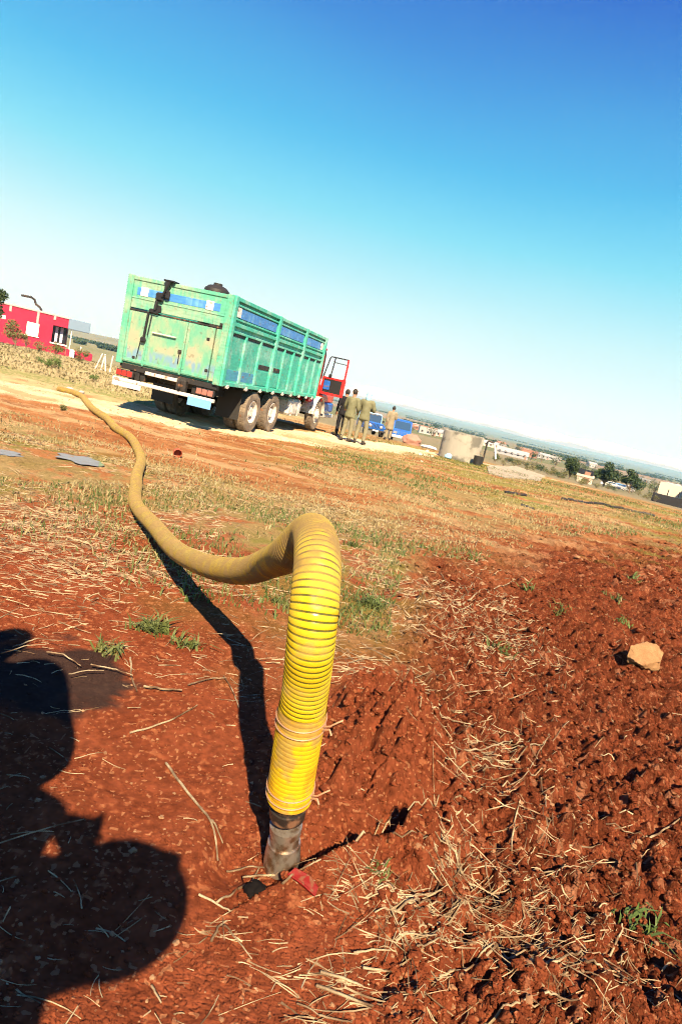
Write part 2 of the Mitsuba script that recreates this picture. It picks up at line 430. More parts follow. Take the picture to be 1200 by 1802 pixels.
mat('sleeve_skin', mikit.proc(sleeve_col), .42)
mat('steel', mikit.proc(lambda p, n, uv: mix((.46, .41, .34), (.20, .115, .065), smoothstep(.34, .74, fbm(p.x * 48, p.y * 48, p.z * 26, 4)))), .28, .75)
mat('collar', mikit.proc(lambda p, n, uv: mix((.02, .016, .014), (.16, .085, .05), smoothstep(.5, .7, fbm(p.x * 30, p.y * 30, p.z * 30, 3)))), .4, spec=.6)
mat('hole_dark', (.008, .007, .007), .9, spec=.05)
mat('wire', (.50, .30, .18), .5, .5)
mat('black_rubber', (.022, .021, .02), .6)
mat('red_plastic', mikit.proc(lambda p, n, uv: mix((.15, .004, .004), (.14, .05, .025), smoothstep(.5, .68, fbm(p.x * 60, p.y * 60, p.z * 60, 3)))), .6, spec=.15)
mat('terracotta', (.30, .075, .035), .7)


def paint(base, worn, amount, fx=3.0, rust_a=.7):
    def fn(p, n, uv):
        a = fbm(p.x * fx, p.y * fx, p.z * fx, 4)
        s = fbm(p.x * 22, p.y * 22, p.z * 3, 3)
        c = mix(base, worn, smoothstep(1 - amount, 1.12 - amount * .6, a * .75 + s * .4))
        c = c * (.86 + .28 * noise(p.x * 9, p.y * 9, p.z * 30))
        rust = smoothstep(.66, .74, fbm(p.x * 11 + 3, p.y * 11, p.z * 11, 3))
        return mix(c, mi.Color3f(.20, .09, .04), rust * rust_a)
    return mikit.proc(fn)


mat('paint_green', paint((.055, .43, .315), (.22, .50, .40), .50, rust_a=.3), .5)
mat('paint_green_rear', paint((.085, .37, .25), (.24, .37, .26), .55, rust_a=.3), .5)


def gate_fn(p, n, uv):
    a = fbm(p.x * 2.6, p.y * 2.6, p.z * 2.6, 4); s = fbm(p.x * 15, p.y * 15, p.z * 4, 3)
    c = mix((.11, .35, .235), (.265, .345, .225), smoothstep(.34, .66, a * .6 + s * .4))
    c = mix(c, mi.Color3f(.37, .31, .23), smoothstep(.60, .74, a) * .5)
    low = smoothstep(1.52, 1.40, p.z) * smoothstep(1.16, 1.26, p.z) * smoothstep(.36, .6, s)
    c = mix(c, mi.Color3f(.12, .26, .40), low * .8)
    spots = smoothstep(.70, .78, fbm(p.x * 12 + 8, p.y * 12, p.z * 12, 2))
    return mix(c, mi.Color3f(.12, .09, .06), spots * .4)


mat('paint_gate', mikit.proc(gate_fn), .55)
mat('paint_blue', paint((.05, .21, .56), (.13, .35, .62), .45, rust_a=.3), .45)
mat('paint_white', paint((.66, .66, .64), (.46, .45, .41), .35), .5)
mat('panel_inset', paint((.045, .38, .29), (.18, .45, .37), .5, rust_a=.35), .55)
mat('panel_blue', paint((.05, .30, .36), (.06, .24, .42), .6), .55)
mat('chassis_black', paint((.018, .017, .017), (.06, .045, .035), .45), .6)
mat('bumper_grey', paint((.58, .56, .52), (.30, .27, .23), .4), .45)
mat('lamp_red', (.42, .03, .025), .25)
mat('lamp_red_dusty', (.36, .14, .11), .4)
mat('plate_blue', (.16, .38, .72), .5)
mat('tyre_dusty', paint((.14, .115, .09), (.25, .20, .14), .5, 5), .9)
mat('rim_pale', paint((.66, .63, .57), (.40, .33, .26), .4, 5), .6)
mat('cab_red', paint((.46, .018, .02), (.52, .06, .05), .4), .35)
mat('cab_orange', paint((.62, .055, .02), (.55, .09, .04), .4), .35)
mat('cab_trim', (.015, .014, .016), .45)
mat('cab_blue', paint((.02, .11, .42), (.06, .24, .55), .4), .35)
mat('chrome', (.72, .72, .72), .25, .8)
scene['mtl_pane'] = {'type': 'thindielectric'}
mat('vehicle_glass', (.03, .07, .14), .06, spec=.9)
mat('skin', (.36, .19, .12), .55)
mat('cloth_olive', mikit.proc(lambda p, n, uv: mix((.20, .20, .125), (.135, .138, .08), fbm(p.x * 9, p.y * 9, p.z * 9, 3))), .9, spec=.1)
mat('cloth_khaki', mikit.proc(lambda p, n, uv: mix((.25, .235, .155), (.18, .17, .11), fbm(p.x * 9, p.y * 9, p.z * 9, 3))), .9, spec=.1)
mat('cloth_tan', mikit.proc(lambda p, n, uv: mix((.30, .26, .18), (.22, .185, .12), fbm(p.x * 9, p.y * 9, p.z * 9, 3))), .9, spec=.1)
mat('cloth_black', (.018, .018, .022), .9, spec=.1)
mat('cloth_navy', (.03, .035, .06), .9, spec=.1)
mat('cloth_pale_blue', (.30, .55, .72), .8, spec=.1)
mat('hair_dark', (.02, .016, .014), .7)
mat('boot', (.03, .022, .018), .6)


def conc_fn(p, n, uv):
    a, s = fbm(p.x * 2.2, p.y * 2.2, p.z * 2.2, 4), fbm(p.x * 10, p.y * 10, p.z * 2, 3)
    c = mix((.40, .38, .32), (.26, .25, .21), s * .5 + a * .5)
    return mix(c, mi.Color3f(.10, .10, .085), smoothstep(.50, .66, a + .12 * smoothstep(.4, .9, p.z)) * .75)  # irregular dark patches, more of them towards the top


mat('concrete', mikit.proc(conc_fn), .9, spec=.15)
mat('slab_grey', mikit.proc(lambda p, n, uv: mix((.28, .26, .215), (.18, .155, .11), fbm(p.x * 2, p.y * 2, 0.0, 4))), .95, spec=.05)
mat('house_red', mikit.proc(lambda p, n, uv: mix((.46, .034, .082), (.38, .026, .058), fbm(p.x * .8, p.y * .8, p.z * .8, 3))), .85, spec=.15)
mat('house_pink', (.55, .36, .36), .8)
mat('trim_white', (.80, .76, .70), .8)
mat('roof_slate', (.16, .24, .34), .6)
mat('window_dark', (.02, .022, .03), .15, spec=.8)
mat('curtain', (.45, .47, .60), .8)
mat('plaster_white', (.36, .355, .345), .85)
mat('plaster_cream', (.55, .48, .38), .85)
mat('brick_dull', (.36, .17, .12), .85)
mat('roof_dull', (.30, .16, .11), .8)
mat('roof_grey', (.33, .33, .34), .8)
mat('pinkish_wall', mikit.proc(lambda p, n, uv: mix((.42, .19, .14), (.36, .20, .15), fbm(p.x * 1.2, p.y * 1.2, p.z * 3, 3))), .85)
mat('white_sheet', (.6, .6, .58), .8)

# ---------------------------------------------------------------- ground: one polar sheet from the eye to the horizon
dense = np.radians(np.linspace(-33, 43, 420))
coarse = np.radians(np.linspace(43, 327, 60)[1:-1])
ang = np.r_[dense, coarse]
rr = np.r_[np.linspace(.03, .86, 14), np.geomspace(.9, 42, 1120), np.geomspace(43.5, 19000, 170)]
RR, AA = np.meshgrid(rr, ang, indexing='ij')
X, Y = RR * np.sin(AA), RR * np.cos(AA)
Z = np.empty_like(X)
for a in range(0, len(rr), 200):
    Z[a:a + 200] = height(X[a:a + 200], Y[a:a + 200])
V = np.stack([X, Y, Z], -1).reshape(-1, 3)
na, nr = len(ang), len(rr)
i, j = np.meshgrid(np.arange(nr - 1), np.arange(na), indexing='ij')
Q = np.stack([i * na + j, (i + 1) * na + j, (i + 1) * na + (j + 1) % na, i * na + (j + 1) % na], -1).reshape(-1, 4)[:, ::-1]
qc = V[Q].mean(1)
edge = (meshkit.fbm(np.stack([qc[:, 0] * .7, qc[:, 1] * .7, 0 * qc[:, 0]], -1), 4, 17) - .5) * 3.0
slope_t = np.gradient(track_line(np.linspace(-60, 20, 801)), .1)
tl = np.abs(qc[:, 1] - track_line(qc[:, 0])) / np.sqrt(1 + np.interp(qc[:, 0], np.linspace(-60, 20, 801), slope_t) ** 2) + edge * .45
istrack = (tl < track_half(qc[:, 0]) * .62 + .55) & (np.hypot(qc[:, 0], qc[:, 1]) < 42)
vx, vy = V[:, 0], V[:, 1]
vedge = (meshkit.fbm(np.stack([vx * .7, vy * .7, 0 * vx], -1), 4, 17) - .5) * 3.0
vtl = np.abs(vy - track_line(vx)) / np.sqrt(1 + np.interp(vx, np.linspace(-60, 20, 801), slope_t) ** 2) + vedge * .45
VD = track_half(vx) * .62 - vtl


def sub(mask):
    q = Q[mask]; u, inv = np.unique(q, return_inverse=True)
    f = inv.reshape(q.shape)
    return trimesh.Trimesh(V[u], np.vstack([f[:, [0, 1, 2]], f[:, [0, 2, 3]]]), process=False), u


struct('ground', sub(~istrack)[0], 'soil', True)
mt, u = sub(istrack)
struct('dirt_track', mt, 'track_dirt', True, uv=np.stack([VD[u], 0 * VD[u]], 1))


# puddles on the trampled soil
def puddle(px, py, w, d):
    q = at(px, py)
    th = np.linspace(0, 2 * np.pi, 40, endpoint=False)
    k = 1 + .45 * (meshkit.noise(np.stack([np.cos(th) * 2 + px, np.sin(th) * 2, 0 * th], -1), 2) - .5) * 2
    xs, ys = q[0] + np.cos(th) * w * k, q[1] + np.sin(th) * d * k
    z = float(np.percentile(heights(np.stack([xs, ys], 1)), 75)) + .012
    v = np.vstack([np.stack([xs, ys, 0 * xs + z], 1), [[q[0], q[1], z]]])
    f = np.stack([np.arange(40), (np.arange(40) + 1) % 40, np.full(40, 40)], 1)
    struct('puddle', trimesh.Trimesh(v, f, process=False), 'puddle_water')


PUD = [(135, 809, .30, .26), (8, 799, .18, .17)]
for a in PUD: puddle(*a)

# ---------------------------------------------------------------- the yellow suction hose
RH = 0.0655
up = [(.068, 1.880, -.05), (.058, 1.845, .11), (.040, 1.798, .30), (.026, 1.750, .508), (.012, 1.695, .716), (-.006, 1.655, .89), (-.030, 1.735, 1.03), (-.056, 1.885, 1.068), (-.085, 2.03, 1.045),
      (-0.121, 2.111, 0.978), (-0.215, 2.498, 0.807), (-0.345, 2.873, 0.636), (-0.588, 3.389, 0.448), (-1.029, 4.265, 0.237), (-1.457, 5.15, .135)]
gp = [(-1.95, 6.15), (-2.20, 6.85), (-2.42, 7.5), (-2.75, 8.6), (-3.22, 9.75), (-3.62, 10.5), (-4.05, 11.1), (-4.62, 12.1), (-5.25, 13.0), (-6.1, 14.5), (-6.7, 15.4), (-7.3, 15.75)]
up += [tuple(on_ground(x, y, RH * .9)) for x, y in gp]
hose = thing('suction_hose', 'long yellow ribbed suction hose rising from the soil and snaking back towards the track', 'hose')


def hose_mesh(s0, s1, step, sides, r=RH, groove=.0016):
    n = int((s1 - s0) / step) + 2
    s = np.linspace(s0, s1, n)
    p, L = spline(up, s)
    angs = np.arange(sides + 1) / sides
    ph = s[:, None] / .0165 + angs[None]
    t = np.abs(ph - np.floor(ph) - .5) * 2
    rad = r + groove * np.clip((t - .12) / .45, 0, 1) ** .5 - groove * .6
    _, a, b = frames_along(p)
    th = angs * 2 * np.pi
    v = p[:, None] + rad[..., None] * (np.cos(th)[None, :, None] * a[:, None] + np.sin(th)[None, :, None] * b[:, None])
    uv = np.stack(np.broadcast_arrays(s[:, None], angs[None]), -1).reshape(-1, 2)
    m = sides + 1
    i, j = np.meshgrid(np.arange(n - 1), np.arange(sides), indexing='ij')
    q = np.stack([i * m + j, i * m + j + 1, (i + 1) * m + j + 1, (i + 1) * m + j], -1).reshape(-1, 4)
    return trimesh.Trimesh(v.reshape(-1, 3), np.vstack([q[:, [0, 1, 2]], q[:, [0, 2, 3]]]), process=False), uv


_, LH = spline(up, 10)
m, uv = hose_mesh(.66, 3.2, .0022, 56)
obj('hose_wall', m, 'hose_skin', hose, True, uv=uv)
m, uv = hose_mesh(3.2, LH, .03, 28, groove=0)
obj('hose_wall', m, 'hose_skin', hose, True, uv=uv, label='mud covered far run of the hose lying on the field')
m, uv = hose_mesh(.352, .70, .0022, 56, r=RH + .0035, groove=.0010)
obj('lower_sleeve', m, 'sleeve_skin', hose, True, uv=uv, label='lower yellow hose length between the two wire clamps, smeared with mud')


def ring_at(s, r, wr):
    p, _ = spline(up, np.array([s - .01, s, s + .01]))
    _, a, b = frames_along(p)
    th = np.linspace(0, 2 * np.pi, 41)
    c = p[1] + r * (np.cos(th)[:, None] * a[1] + np.sin(th)[:, None] * b[1])
    return tube(c + (p[2] - p[0]) * 1.0 * (th[:, None] / 6.28 - .5) * .35, wr, 6), p[1]


for s, off in ((.655, .0), (.392, .0)):
    parts = []
    for ds in (-.016, .012):
        g, c = ring_at(s + ds, RH + .0065, .0022); parts.append(g)
    c = c + np.array([RH + .006, -.02, .0])
    parts.append(tube([c + (-.01, 0, -.012), c + (.012, -.012, 0), c + (.03, -.012, .016), c + (.045, -.006, .024)], .0026, 6))
    parts.append(tube([c + (-.006, 0, -.02), c + (.014, -.012, -.01), c + (.022, -.014, -.024)], .0035, 6))
    obj('wire_clamp', cat(*parts), 'wire', hose, 30)
# steel coupling below the hose end
pc, _ = spline(up, np.array([-0, .06, .10, .14, .18, .25]))
prof_r = [(.0, .055), (.05, .055), (.051, .063), (.085, .066), (.12, .063), (.16, .059), (.161, .053), (.20, .051), (.201, .056), (.235, .058), (.236, .050), (.275, .050), (.276, .060), (.315, .062), (.316, .056), (.345, .056)]
ps, _ = spline(up, np.array([a for a, _ in prof_r]))
obj('steel_fitting', tube(ps[:11], [b * .88 for _, b in prof_r[:11]], 36), 'steel', hose, 35, label='muddy shiny steel fitting below the dark collar')
obj('dark_collar', tube(ps[11:], [b * .92 for _, b in prof_r[11:]], 36), 'collar', hose, 35, label='short dark collar under the yellow hose')

# small things at the foot of the hose
q = snap(525, 1582)


def shard(pts, th):
    pts = np.asarray(pts, float); n = len(pts)
    c = pts.mean(0); nn = np.cross(pts[1] - pts[0], pts[2] - pts[0]); nn /= np.linalg.norm(nn)
    v = np.vstack([pts + nn * th / 2, pts - nn * th / 2])
    f = [(0, k, k + 1) for k in range(1, n - 1)] + [(n, n + k + 1, n + k) for k in range(1, n - 1)]
    for k in range(n): f += [(k, n + k, (k + 1) % n), ((k + 1) % n, n + k, n + (k + 1) % n)]
    return trimesh.Trimesh(v, f, process=False)


k = thing('plastic_scrap', 'broken bright red plastic scrap half buried at the foot of the hose', 'plastic scrap')
obj('shell', shard([q + (-.048, .012, .030), q + (.000, -.004, .022), q + (.046, -.022, .006), q + (.050, -.006, .024), q + (.020, .016, .038), q + (-.030, .026, .046)], .003), 'red_plastic', k)
obj('rim', tube([q + (-.048, .012, .030), q + (.0, -.004, .022), q + (.046, -.022, .006)], .0035, 6), 'red_plastic', k, 30)


def lump(seed, sub=3, amp=.35, flat=.8, freq=1.6):
    m = trimesh.creation.icosphere(subdivisions=sub)
    v = np.array(m.vertices)
    d = 1 + amp * (meshkit.fbm(v * freq + seed * 7.3, 3, seed) - .5) * 2
    v = v * d[:, None] * np.array([1, .85, flat])
    return trimesh.Trimesh(v, m.faces, process=False)


def faceted(seed, n=14, sc=(1, .8, .7)):
    r = np.random.default_rng(seed); p = r.normal(size=(n, 3)); p /= np.linalg.norm(p, axis=1, keepdims=True)
    return trimesh.convex.convex_hull(p * (0.8 + .3 * r.random((n, 1))) * np.array(sc))


q = snap(452, 1575)
ml = lump(5, 3, .5); ml.apply_scale(.036); ml.apply_translation(q + (0, 0, .012))
solo('hole_dark_lump', ml, 'hole_dark', 'small black lump standing in for the dark of the hole left of the hose foot', 'debris', smooth=True)  # near-black lump in place of the dark inside the hole

import shapely


def drape(pxs, step, lift, thick, wave, grow=.0):
    """A sheet with real thickness lying on the ground inside the outline."""
    q0 = np.array([at(*p)[:2] for p in pxs])
    poly = shapely.Polygon(q0).buffer(grow + .04).buffer(-.04)
    ring = np.array(shapely.segmentize(poly, step).exterior.coords)[:-1]
    gx, gy = np.meshgrid(np.arange(q0[:, 0].min(), q0[:, 0].max(), step), np.arange(q0[:, 1].min(), q0[:, 1].max(), step), indexing='ij')
    ins = shapely.contains_xy(poly.buffer(-step * .6), gx, gy)
    pts = np.vstack([ring, np.stack([gx[ins], gy[ins]], 1)])
    from scipy.spatial import Delaunay
    tri = Delaunay(pts).simplices
    tri = tri[shapely.contains_xy(poly, *pts[tri].mean(1).T)]
    a, b, c = pts[tri[:, 0]], pts[tri[:, 1]], pts[tri[:, 2]]
    flip = ((b - a)[:, 0] * (c - a)[:, 1] - (b - a)[:, 1] * (c - a)[:, 0]) < 0
    tri[flip] = tri[flip][:, ::-1]
    z = heights(pts) + lift + wave * (meshkit.fbm(np.c_[pts * 7, pts[:, :1] * 0], 3, 3))
    top = np.c_[pts, z]; n = len(pts)
    t = trimesh.Trimesh(top, tri, process=False)
    be = t.edges[trimesh.grouping.group_rows(t.edges_sorted, require_count=1)]
    side = np.vstack([np.stack([be[:, 0], be[:, 0] + n, be[:, 1]], 1), np.stack([be[:, 1], be[:, 0] + n, be[:, 1] + n], 1)])
    return trimesh.Trimesh(np.vstack([top, top - (0, 0, thick)]), np.vstack([tri, tri[:, ::-1] + n, side]), process=False)



for n_, (px, py, r_) in enumerate(((470, 1560, .022), (500, 1568, .018), (440, 1545, .016), (545, 1555, .02), (560, 1575, .018), (480, 1590, .02), (430, 1580, .018))):
    q = snap(px, py); m_ = lump(30 + n_, 2, .9, .7, 2.0); m_.apply_scale(r_); m_.apply_translation(q + (0, 0, r_ * .3))
    solo('soil_clod', m_, 'soil', 'loose red clod packed round the foot of the hose', 'clod', 'clods round the hose foot', smooth=40)

# the big pale rock and small stones
q = snap(1127, 1178)
mr = faceted(12, 30, (.185, .11, .135)); mr = trimesh.Trimesh(*trimesh.remesh.subdivide(*trimesh.remesh.subdivide(*trimesh.remesh.subdivide(*trimesh.remesh.subdivide(mr.vertices, mr.faces)))), process=False)
v = np.array(mr.vertices); v += (meshkit.fbm(v * 13, 4, 6)[:, None] - .5) * .06 + (meshkit.fbm(v * 45, 2, 9)[:, None] - .5) * .012; mr = trimesh.Trimesh(v, mr.faces, process=False)
mr.apply_transform(frame(q[0], q[1], q[2] + .062, .25, .88, .1, .06))
solo('limestone_rock', mr, 'limestone', 'large pale tan limestone rock lying alone on the ploughed red soil', 'rock', smooth=25)

STONES = [(805, 1040, 7), (1015, 985, 11), (1055, 995, 9), (900, 968, 9), (1018, 944, 9), (985, 990, 8), (960, 1000, 6), (790, 1015, 8), (1140, 1000, 7), (930, 940, 6), (1090, 960, 7), (870, 1000, 6), (1165, 965, 6), (1040, 1030, 6), (1100, 1025, 5), (840, 960, 6), (1180, 1040, 7), (745, 1040, 7), (995, 940, 5), (950, 965, 5), (1062, 1285, 5), (820, 1290, 4), (1010, 955, 5), (1120, 985, 5)]
for n, (px, py, w) in enumerate(STONES):
    q = snap(px, py); s = w * mpp(q) * .62
    ms = faceted(40 + n, 12, (1, .8, .65)); ms.apply_transform(frame(q[0], q[1], q[2] + s * .3, n * 1.7, s))
    solo('stone', ms, 'small_stone', 'small pale stone among the red clods of the ploughed ground', 'stone', 'pale stones on the ploughed ground')

q = snap(303, 802); s = mpp(q)
k = thing('red_can', 'small round rusty red can lying on the orange soil right of the hose', 'can')
mc = lathe([(.0, 0), (.085, 0), (.09, .02), (.09, .2), (.08, .21), (.078, .19), (.075, .04), (0, .03)], 24)
mc.apply_transform(frame(q[0] + .04, q[1] + .10, q[2] + .055, .35, .75, math.pi / 2))
obj('wall', mc, 'terracotta', k, 30)
hd = tube([(q[0] - .08, q[1] - .06, q[2] + .1), (q[0] - .02, q[1] - .12, q[2] + .03), (q[0] + .1, q[1] - .1, q[2] + .02)], .005, 6)
obj('handle', hd, 'wire', k, 30)

# ---------------------------------------------------------------- clods, straw, grass
def scatter(n, x0, x1, y0, y1, r):
    """Random ground points, denser towards the eye."""
    u = r.random(n); y = y0 * (y1 / y0) ** u
    return np.stack([x0(y) + (x1(y) - x0(y)) * r.random(n), y], 1)


def left_x(y): return -.62 * y - .2
def right_x(y): return .80 * y + .3


def clods(n, pts, size, seed, sub):
    r = np.random.default_rng(seed)
    var = []
    for k in range(10):
        m = lump(seed + k, sub, .95, .62, 2.1); var.append((np.array(m.vertices), np.array(m.faces)))
    z = heights(pts)
    vs, fs, o = [], [], 0
    for k in range(len(pts)):
        v, f = var[k % 10]
        a = r.random() * 6.28; c, s_ = math.cos(a), math.sin(a); s = size[k]
        w = v * s * (.8 + .4 * r.random(3)); w = np.stack([w[:, 0] * c - w[:, 1] * s_, w[:, 0] * s_ + w[:, 1] * c, w[:, 2]], 1)
        vs.append(w + [pts[k, 0], pts[k, 1], z[k] + s * .05]); fs.append(f + o); o += len(v)
    return trimesh.Trimesh(np.vstack(vs), np.vstack(fs), process=False)


r1 = np.random.default_rng(3)
P1 = scatter(42000, left_x, right_x, 1.0, 15, r1)
pm = plough_mask(P1[:, 0].copy(), P1[:, 1].copy())
dug = np.clip(1.3 - np.hypot((P1[:, 0] - .36) / .55, (P1[:, 1] - 2.5) / .95), 0, 1)
P1 = P1[r1.random(len(P1)) < .16 + .55 * pm + .6 * dug]
sz = np.exp(r1.normal(-5.05, .60, len(P1))) * (1 + .12 * P1[:, 1])
sz = np.clip(sz, .003, .011 + .005 * P1[:, 1])
pm1 = (plough_mask(P1[:, 0].copy(), P1[:, 1].copy()) > .2) | (np.hypot((P1[:, 0] - .36) / .5, (P1[:, 1] - 2.5) / .85) < 1)
sz = np.where(pm1, sz, np.clip(sz * .55, .002, .007 + .001 * P1[:, 1]))
nearc = P1[:, 1] < 3.4
solo('soil_clods', cat(clods(0, P1[nearc], sz[nearc], 60, 1), clods(0, P1[~nearc], sz[~nearc], 80, 1)), 'soil', 'loose red clods covering the ploughed ground', 'soil', kind='stuff', smooth=50)


P5 = scatter(5200, left_x, right_x, 1.15, 14, r1)
pk = .10 + .75 * (plough_mask(P5[:, 0].copy(), P5[:, 1].copy()) > .3)
P5 = P5[r1.random(len(P5)) < pk]
solo('pebbles', clods(0, P5, np.clip(np.exp(r1.normal(-5.6, .5, len(P5))) * (1 + .16 * P5[:, 1]), .0015, .012 + .002 * P5[:, 1]), 95, 1), 'small_stone', 'tiny pale pebbles scattered through the red soil', 'pebbles', kind='stuff', smooth=30)


def stalk_paths(n, pts, length, seed, lift=.001, bend=.2):
    r = np.random.default_rng(seed)
    a = r.random(n) * 6.28; a = np.where(r.random(n) < .6, r.normal(.25, .5, n) + (r.random(n) < .5) * math.pi, a)
    t = np.linspace(-.5, .5, 5)
    cur = r.normal(0, bend, n)
    ax = a[:, None] + cur[:, None] * t[None] * 2
    dx, dy = np.cos(ax), np.sin(ax)
    x = pts[:, :1] + length[:, None] * np.cumsum(np.c_[np.zeros(n), dx[:, 1:] * .25], 1)
    y = pts[:, 1:] + length[:, None] * np.cumsum(np.c_[np.zeros(n), dy[:, 1:] * .25], 1)
    z = height(x, y)
    lin = z[:, :1] * (1 - (t + .5)) + z[:, -1:] * (t + .5)
    z = np.maximum(z, lin) + lift
    z = z + (r.random(n) < .25)[:, None] * length[:, None] * .3 * (t[None] + .5) * r.random((n, 1))
    return np.stack([x, y, z], -1)


def batch_tubes(paths, rad, sides=3):
    n, k, _ = paths.shape
    t = np.gradient(paths, axis=1); t /= np.linalg.norm(t, axis=2, keepdims=True) + 1e-9
    a = np.cross(t, [0, 0, 1.0]); a /= np.linalg.norm(a, axis=2, keepdims=True) + 1e-9
    b = np.cross(t, a)
    th = np.arange(sides) * 2 * np.pi / sides + .5
    taper = np.linspace(1, .55, k)
    v = paths[:, :, None] + (rad[:, None] * taper[None])[:, :, None, None] * (np.cos(th)[None, None, :, None] * a[:, :, None] + np.sin(th)[None, None, :, None] * b[:, :, None])
    i, j = np.meshgrid(np.arange(k - 1), np.arange(sides), indexing='ij')
    q = np.stack([i * sides + j, i * sides + (j + 1) % sides, (i + 1) * sides + (j + 1) % sides, (i + 1) * sides + j], -1).reshape(-1, 4)
    f = np.vstack([q[:, [0, 1, 2]], q[:, [0, 2, 3]]])
    F = (f[None] + (np.arange(n) * k * sides)[:, None, None]).reshape(-1, 3)
    return trimesh.Trimesh(v.reshape(-1, 3), F, process=False)


r2 = np.random.default_rng(5)
P2 = scatter(60000, left_x, right_x, 1.15, 11, r2)
x, y = P2[:, 0], P2[:, 1]
w = .022 + 0 * x
nn = meshkit.fbm(np.stack([x * 1.4, y * 1.4, 0 * x], -1), 3, 77)
w += .9 * np.exp(-((x + 1.6) / 1.3) ** 2 - ((y - 4.6) / .9) ** 2)            # straw on the left
w += 1.3 * np.exp(-((x - .75) / .60) ** 2 - ((y - 4.7) / 1.5) ** 2)             # pale straw right of the hose
w += .60 * ((y > 4.3) & (y < 8.8) & (x < 1.8))
for cx, cy, a_, b_, k_ in [(*at(px_, py_)[:2], ra, rb, kk) for px_, py_, ra, rb, kk in ((700, 1600, .17, .12, 1.2), (850, 1570, .16, .16, 1.0), (880, 1310, .22, .18, 1.3), (940, 1640, .2, .2, .5), (1080, 1660, .15, .15, .3), (740, 1490, .10, .06, .9), (990, 1480, .12, .2, .35), (640, 1740, .2, .08, .4), (400, 1620, .08, .08, .4))]: w += k_ * np.exp(-((x - cx) / a_) ** 2 - ((y - cy) / b_) ** 2)           # litter in the foreground right
w += .30 * np.exp(-((x - .7) / .3) ** 2 - ((y - 2.5) / .3) ** 2)
w *= .62 * np.clip((nn - .30) * 5, .04, 1.4)
w[np.hypot((x - .36) / .36, (y - 2.62) / .72) < 1] *= .12
w[(x > -.75) & (x < .1) & (y > 1.6) & (y < 2.9)] *= .12                        # bare trodden soil left of the hose
P2 = P2[r2.random(len(P2)) < w]
Ls = np.clip(np.exp(r2.normal(-3.0, .6, len(P2))) * (1 + .10 * P2[:, 1]), .015, .30)
paths = stalk_paths(len(P2), P2, Ls, 9)
solo('straw_litter', batch_tubes(paths, np.clip(r2.normal(.0017, .0006, len(P2)), .0008, .004) * (.7 + .22 * P2[:, 1])), 'straw', 'fine dry straw and stalk litter strewn over the soil', 'straw', kind='stuff')


def stalk(pxs, rad, label, group=None, forks=(), lift=.008):
    def path(pp):
        g = np.array([snap(a, b) for a, b in pp]); n = 14
        t = np.linspace(0, len(g) - 1, n)
        c = np.stack([np.interp(t, np.arange(len(g)), g[:, k]) for k in range(3)], 1)
        c[1:-1] = c[1:-1] * .5 + .25 * (c[2:] + c[:-2])
        wob = (meshkit.fbm(np.stack([t * 1.5 + pp[0][0], t * 0 + 3, t * 0], -1), 2, 5) - .5) * .012
        c[:, 0] += wob
        z = heights(c[:, :2]); lin = np.linspace(z[0], z[-1], n)
        c[:, 2] = np.maximum(z, lin * .6 + z * .4) + lift
        return c
    k = thing('dry_stalk', label, 'stalk', group)
    ms = [tube(path(pxs), np.linspace(rad, rad * .6, 14), 6)]
    for fk in forks: ms.append(tube(path(fk), np.linspace(rad * .75, rad * .4, 14), 6))
    shape(k, cat(*ms), 'straw', 30)


stalk([(292, 1335), (335, 1400), (372, 1450), (385, 1502)], .0048, 'long pale stalk with a forked tip lying on bare soil left of the hose', forks=[[(372, 1450), (395, 1476)]])
stalk([(557, 1738), (600, 1757), (652, 1786)], .0045, 'thick pale stalk at the bottom edge, lower of two lying side by side')
stalk([(563, 1716), (600, 1722), (640, 1738)], .0045, 'thick pale stalk at the bottom edge, upper of two lying side by side')
stalk([(925, 1716), (975, 1706), (1032, 1693)], .0045, 'straight cream stalk lying flat near the bottom right corner')
stalk([(1138, 1478), (1165, 1465), (1202, 1450)], .0048, 'pale curved stalk running out of the right edge')
stalk([(606, 1527), (660, 1508), (752, 1517)], .0045, 'long bleached stalk over the dark trench right of the hose foot')
stalk([(686, 1334), (705, 1318), (728, 1302)], .004, 'short slanting stalk on the dug soil right of the lower hose')
stalk([(812, 1336), (880, 1312), (940, 1296)], .004, 'long pale stalk with a forked end right of the dug soil', forks=[[(880, 1312), (940, 1312)], [(850, 1322), (900, 1345)]])
stalk([(905, 1340), (955, 1318), (1003, 1270)], .0035, 'thin branching twig bent up beside a long pale stalk', forks=[[(955, 1318), (930, 1360)], [(955, 1318), (985, 1300)]])
stalk([(230, 1290), (300, 1275), (345, 1250)], .004, 'pale stalk lying across the soil just right of the big shadow')
stalk([(1030, 1440), (1075, 1452), (1135, 1470)], .0035, 'thin stalk joining a curved pale one near the right edge')
stalk([(560, 1790), (590, 1796), (620, 1801)], .003, 'short stalk cut off by the bottom edge of the view')
stalk([(230, 1160), (228, 1190), (240, 1218)], .005, 'small hooked stalk standing at the tip of the dark patch')
stalk([(700, 1250), (760, 1262), (830, 1268)], .004, 'straight pale stalk on the soil right of the wire clamp')
stalk([(790, 1072), (840, 1048), (905, 1022)], .009, 'thick bleached stalk bundle lying at the edge of the ploughed ground', forks=[[(800, 1068), (838, 1020)]])
stalk([(862, 1080), (890, 1068), (912, 1055)], .008, 'thick bleached stalk right of a longer bundle on the ploughed ground')
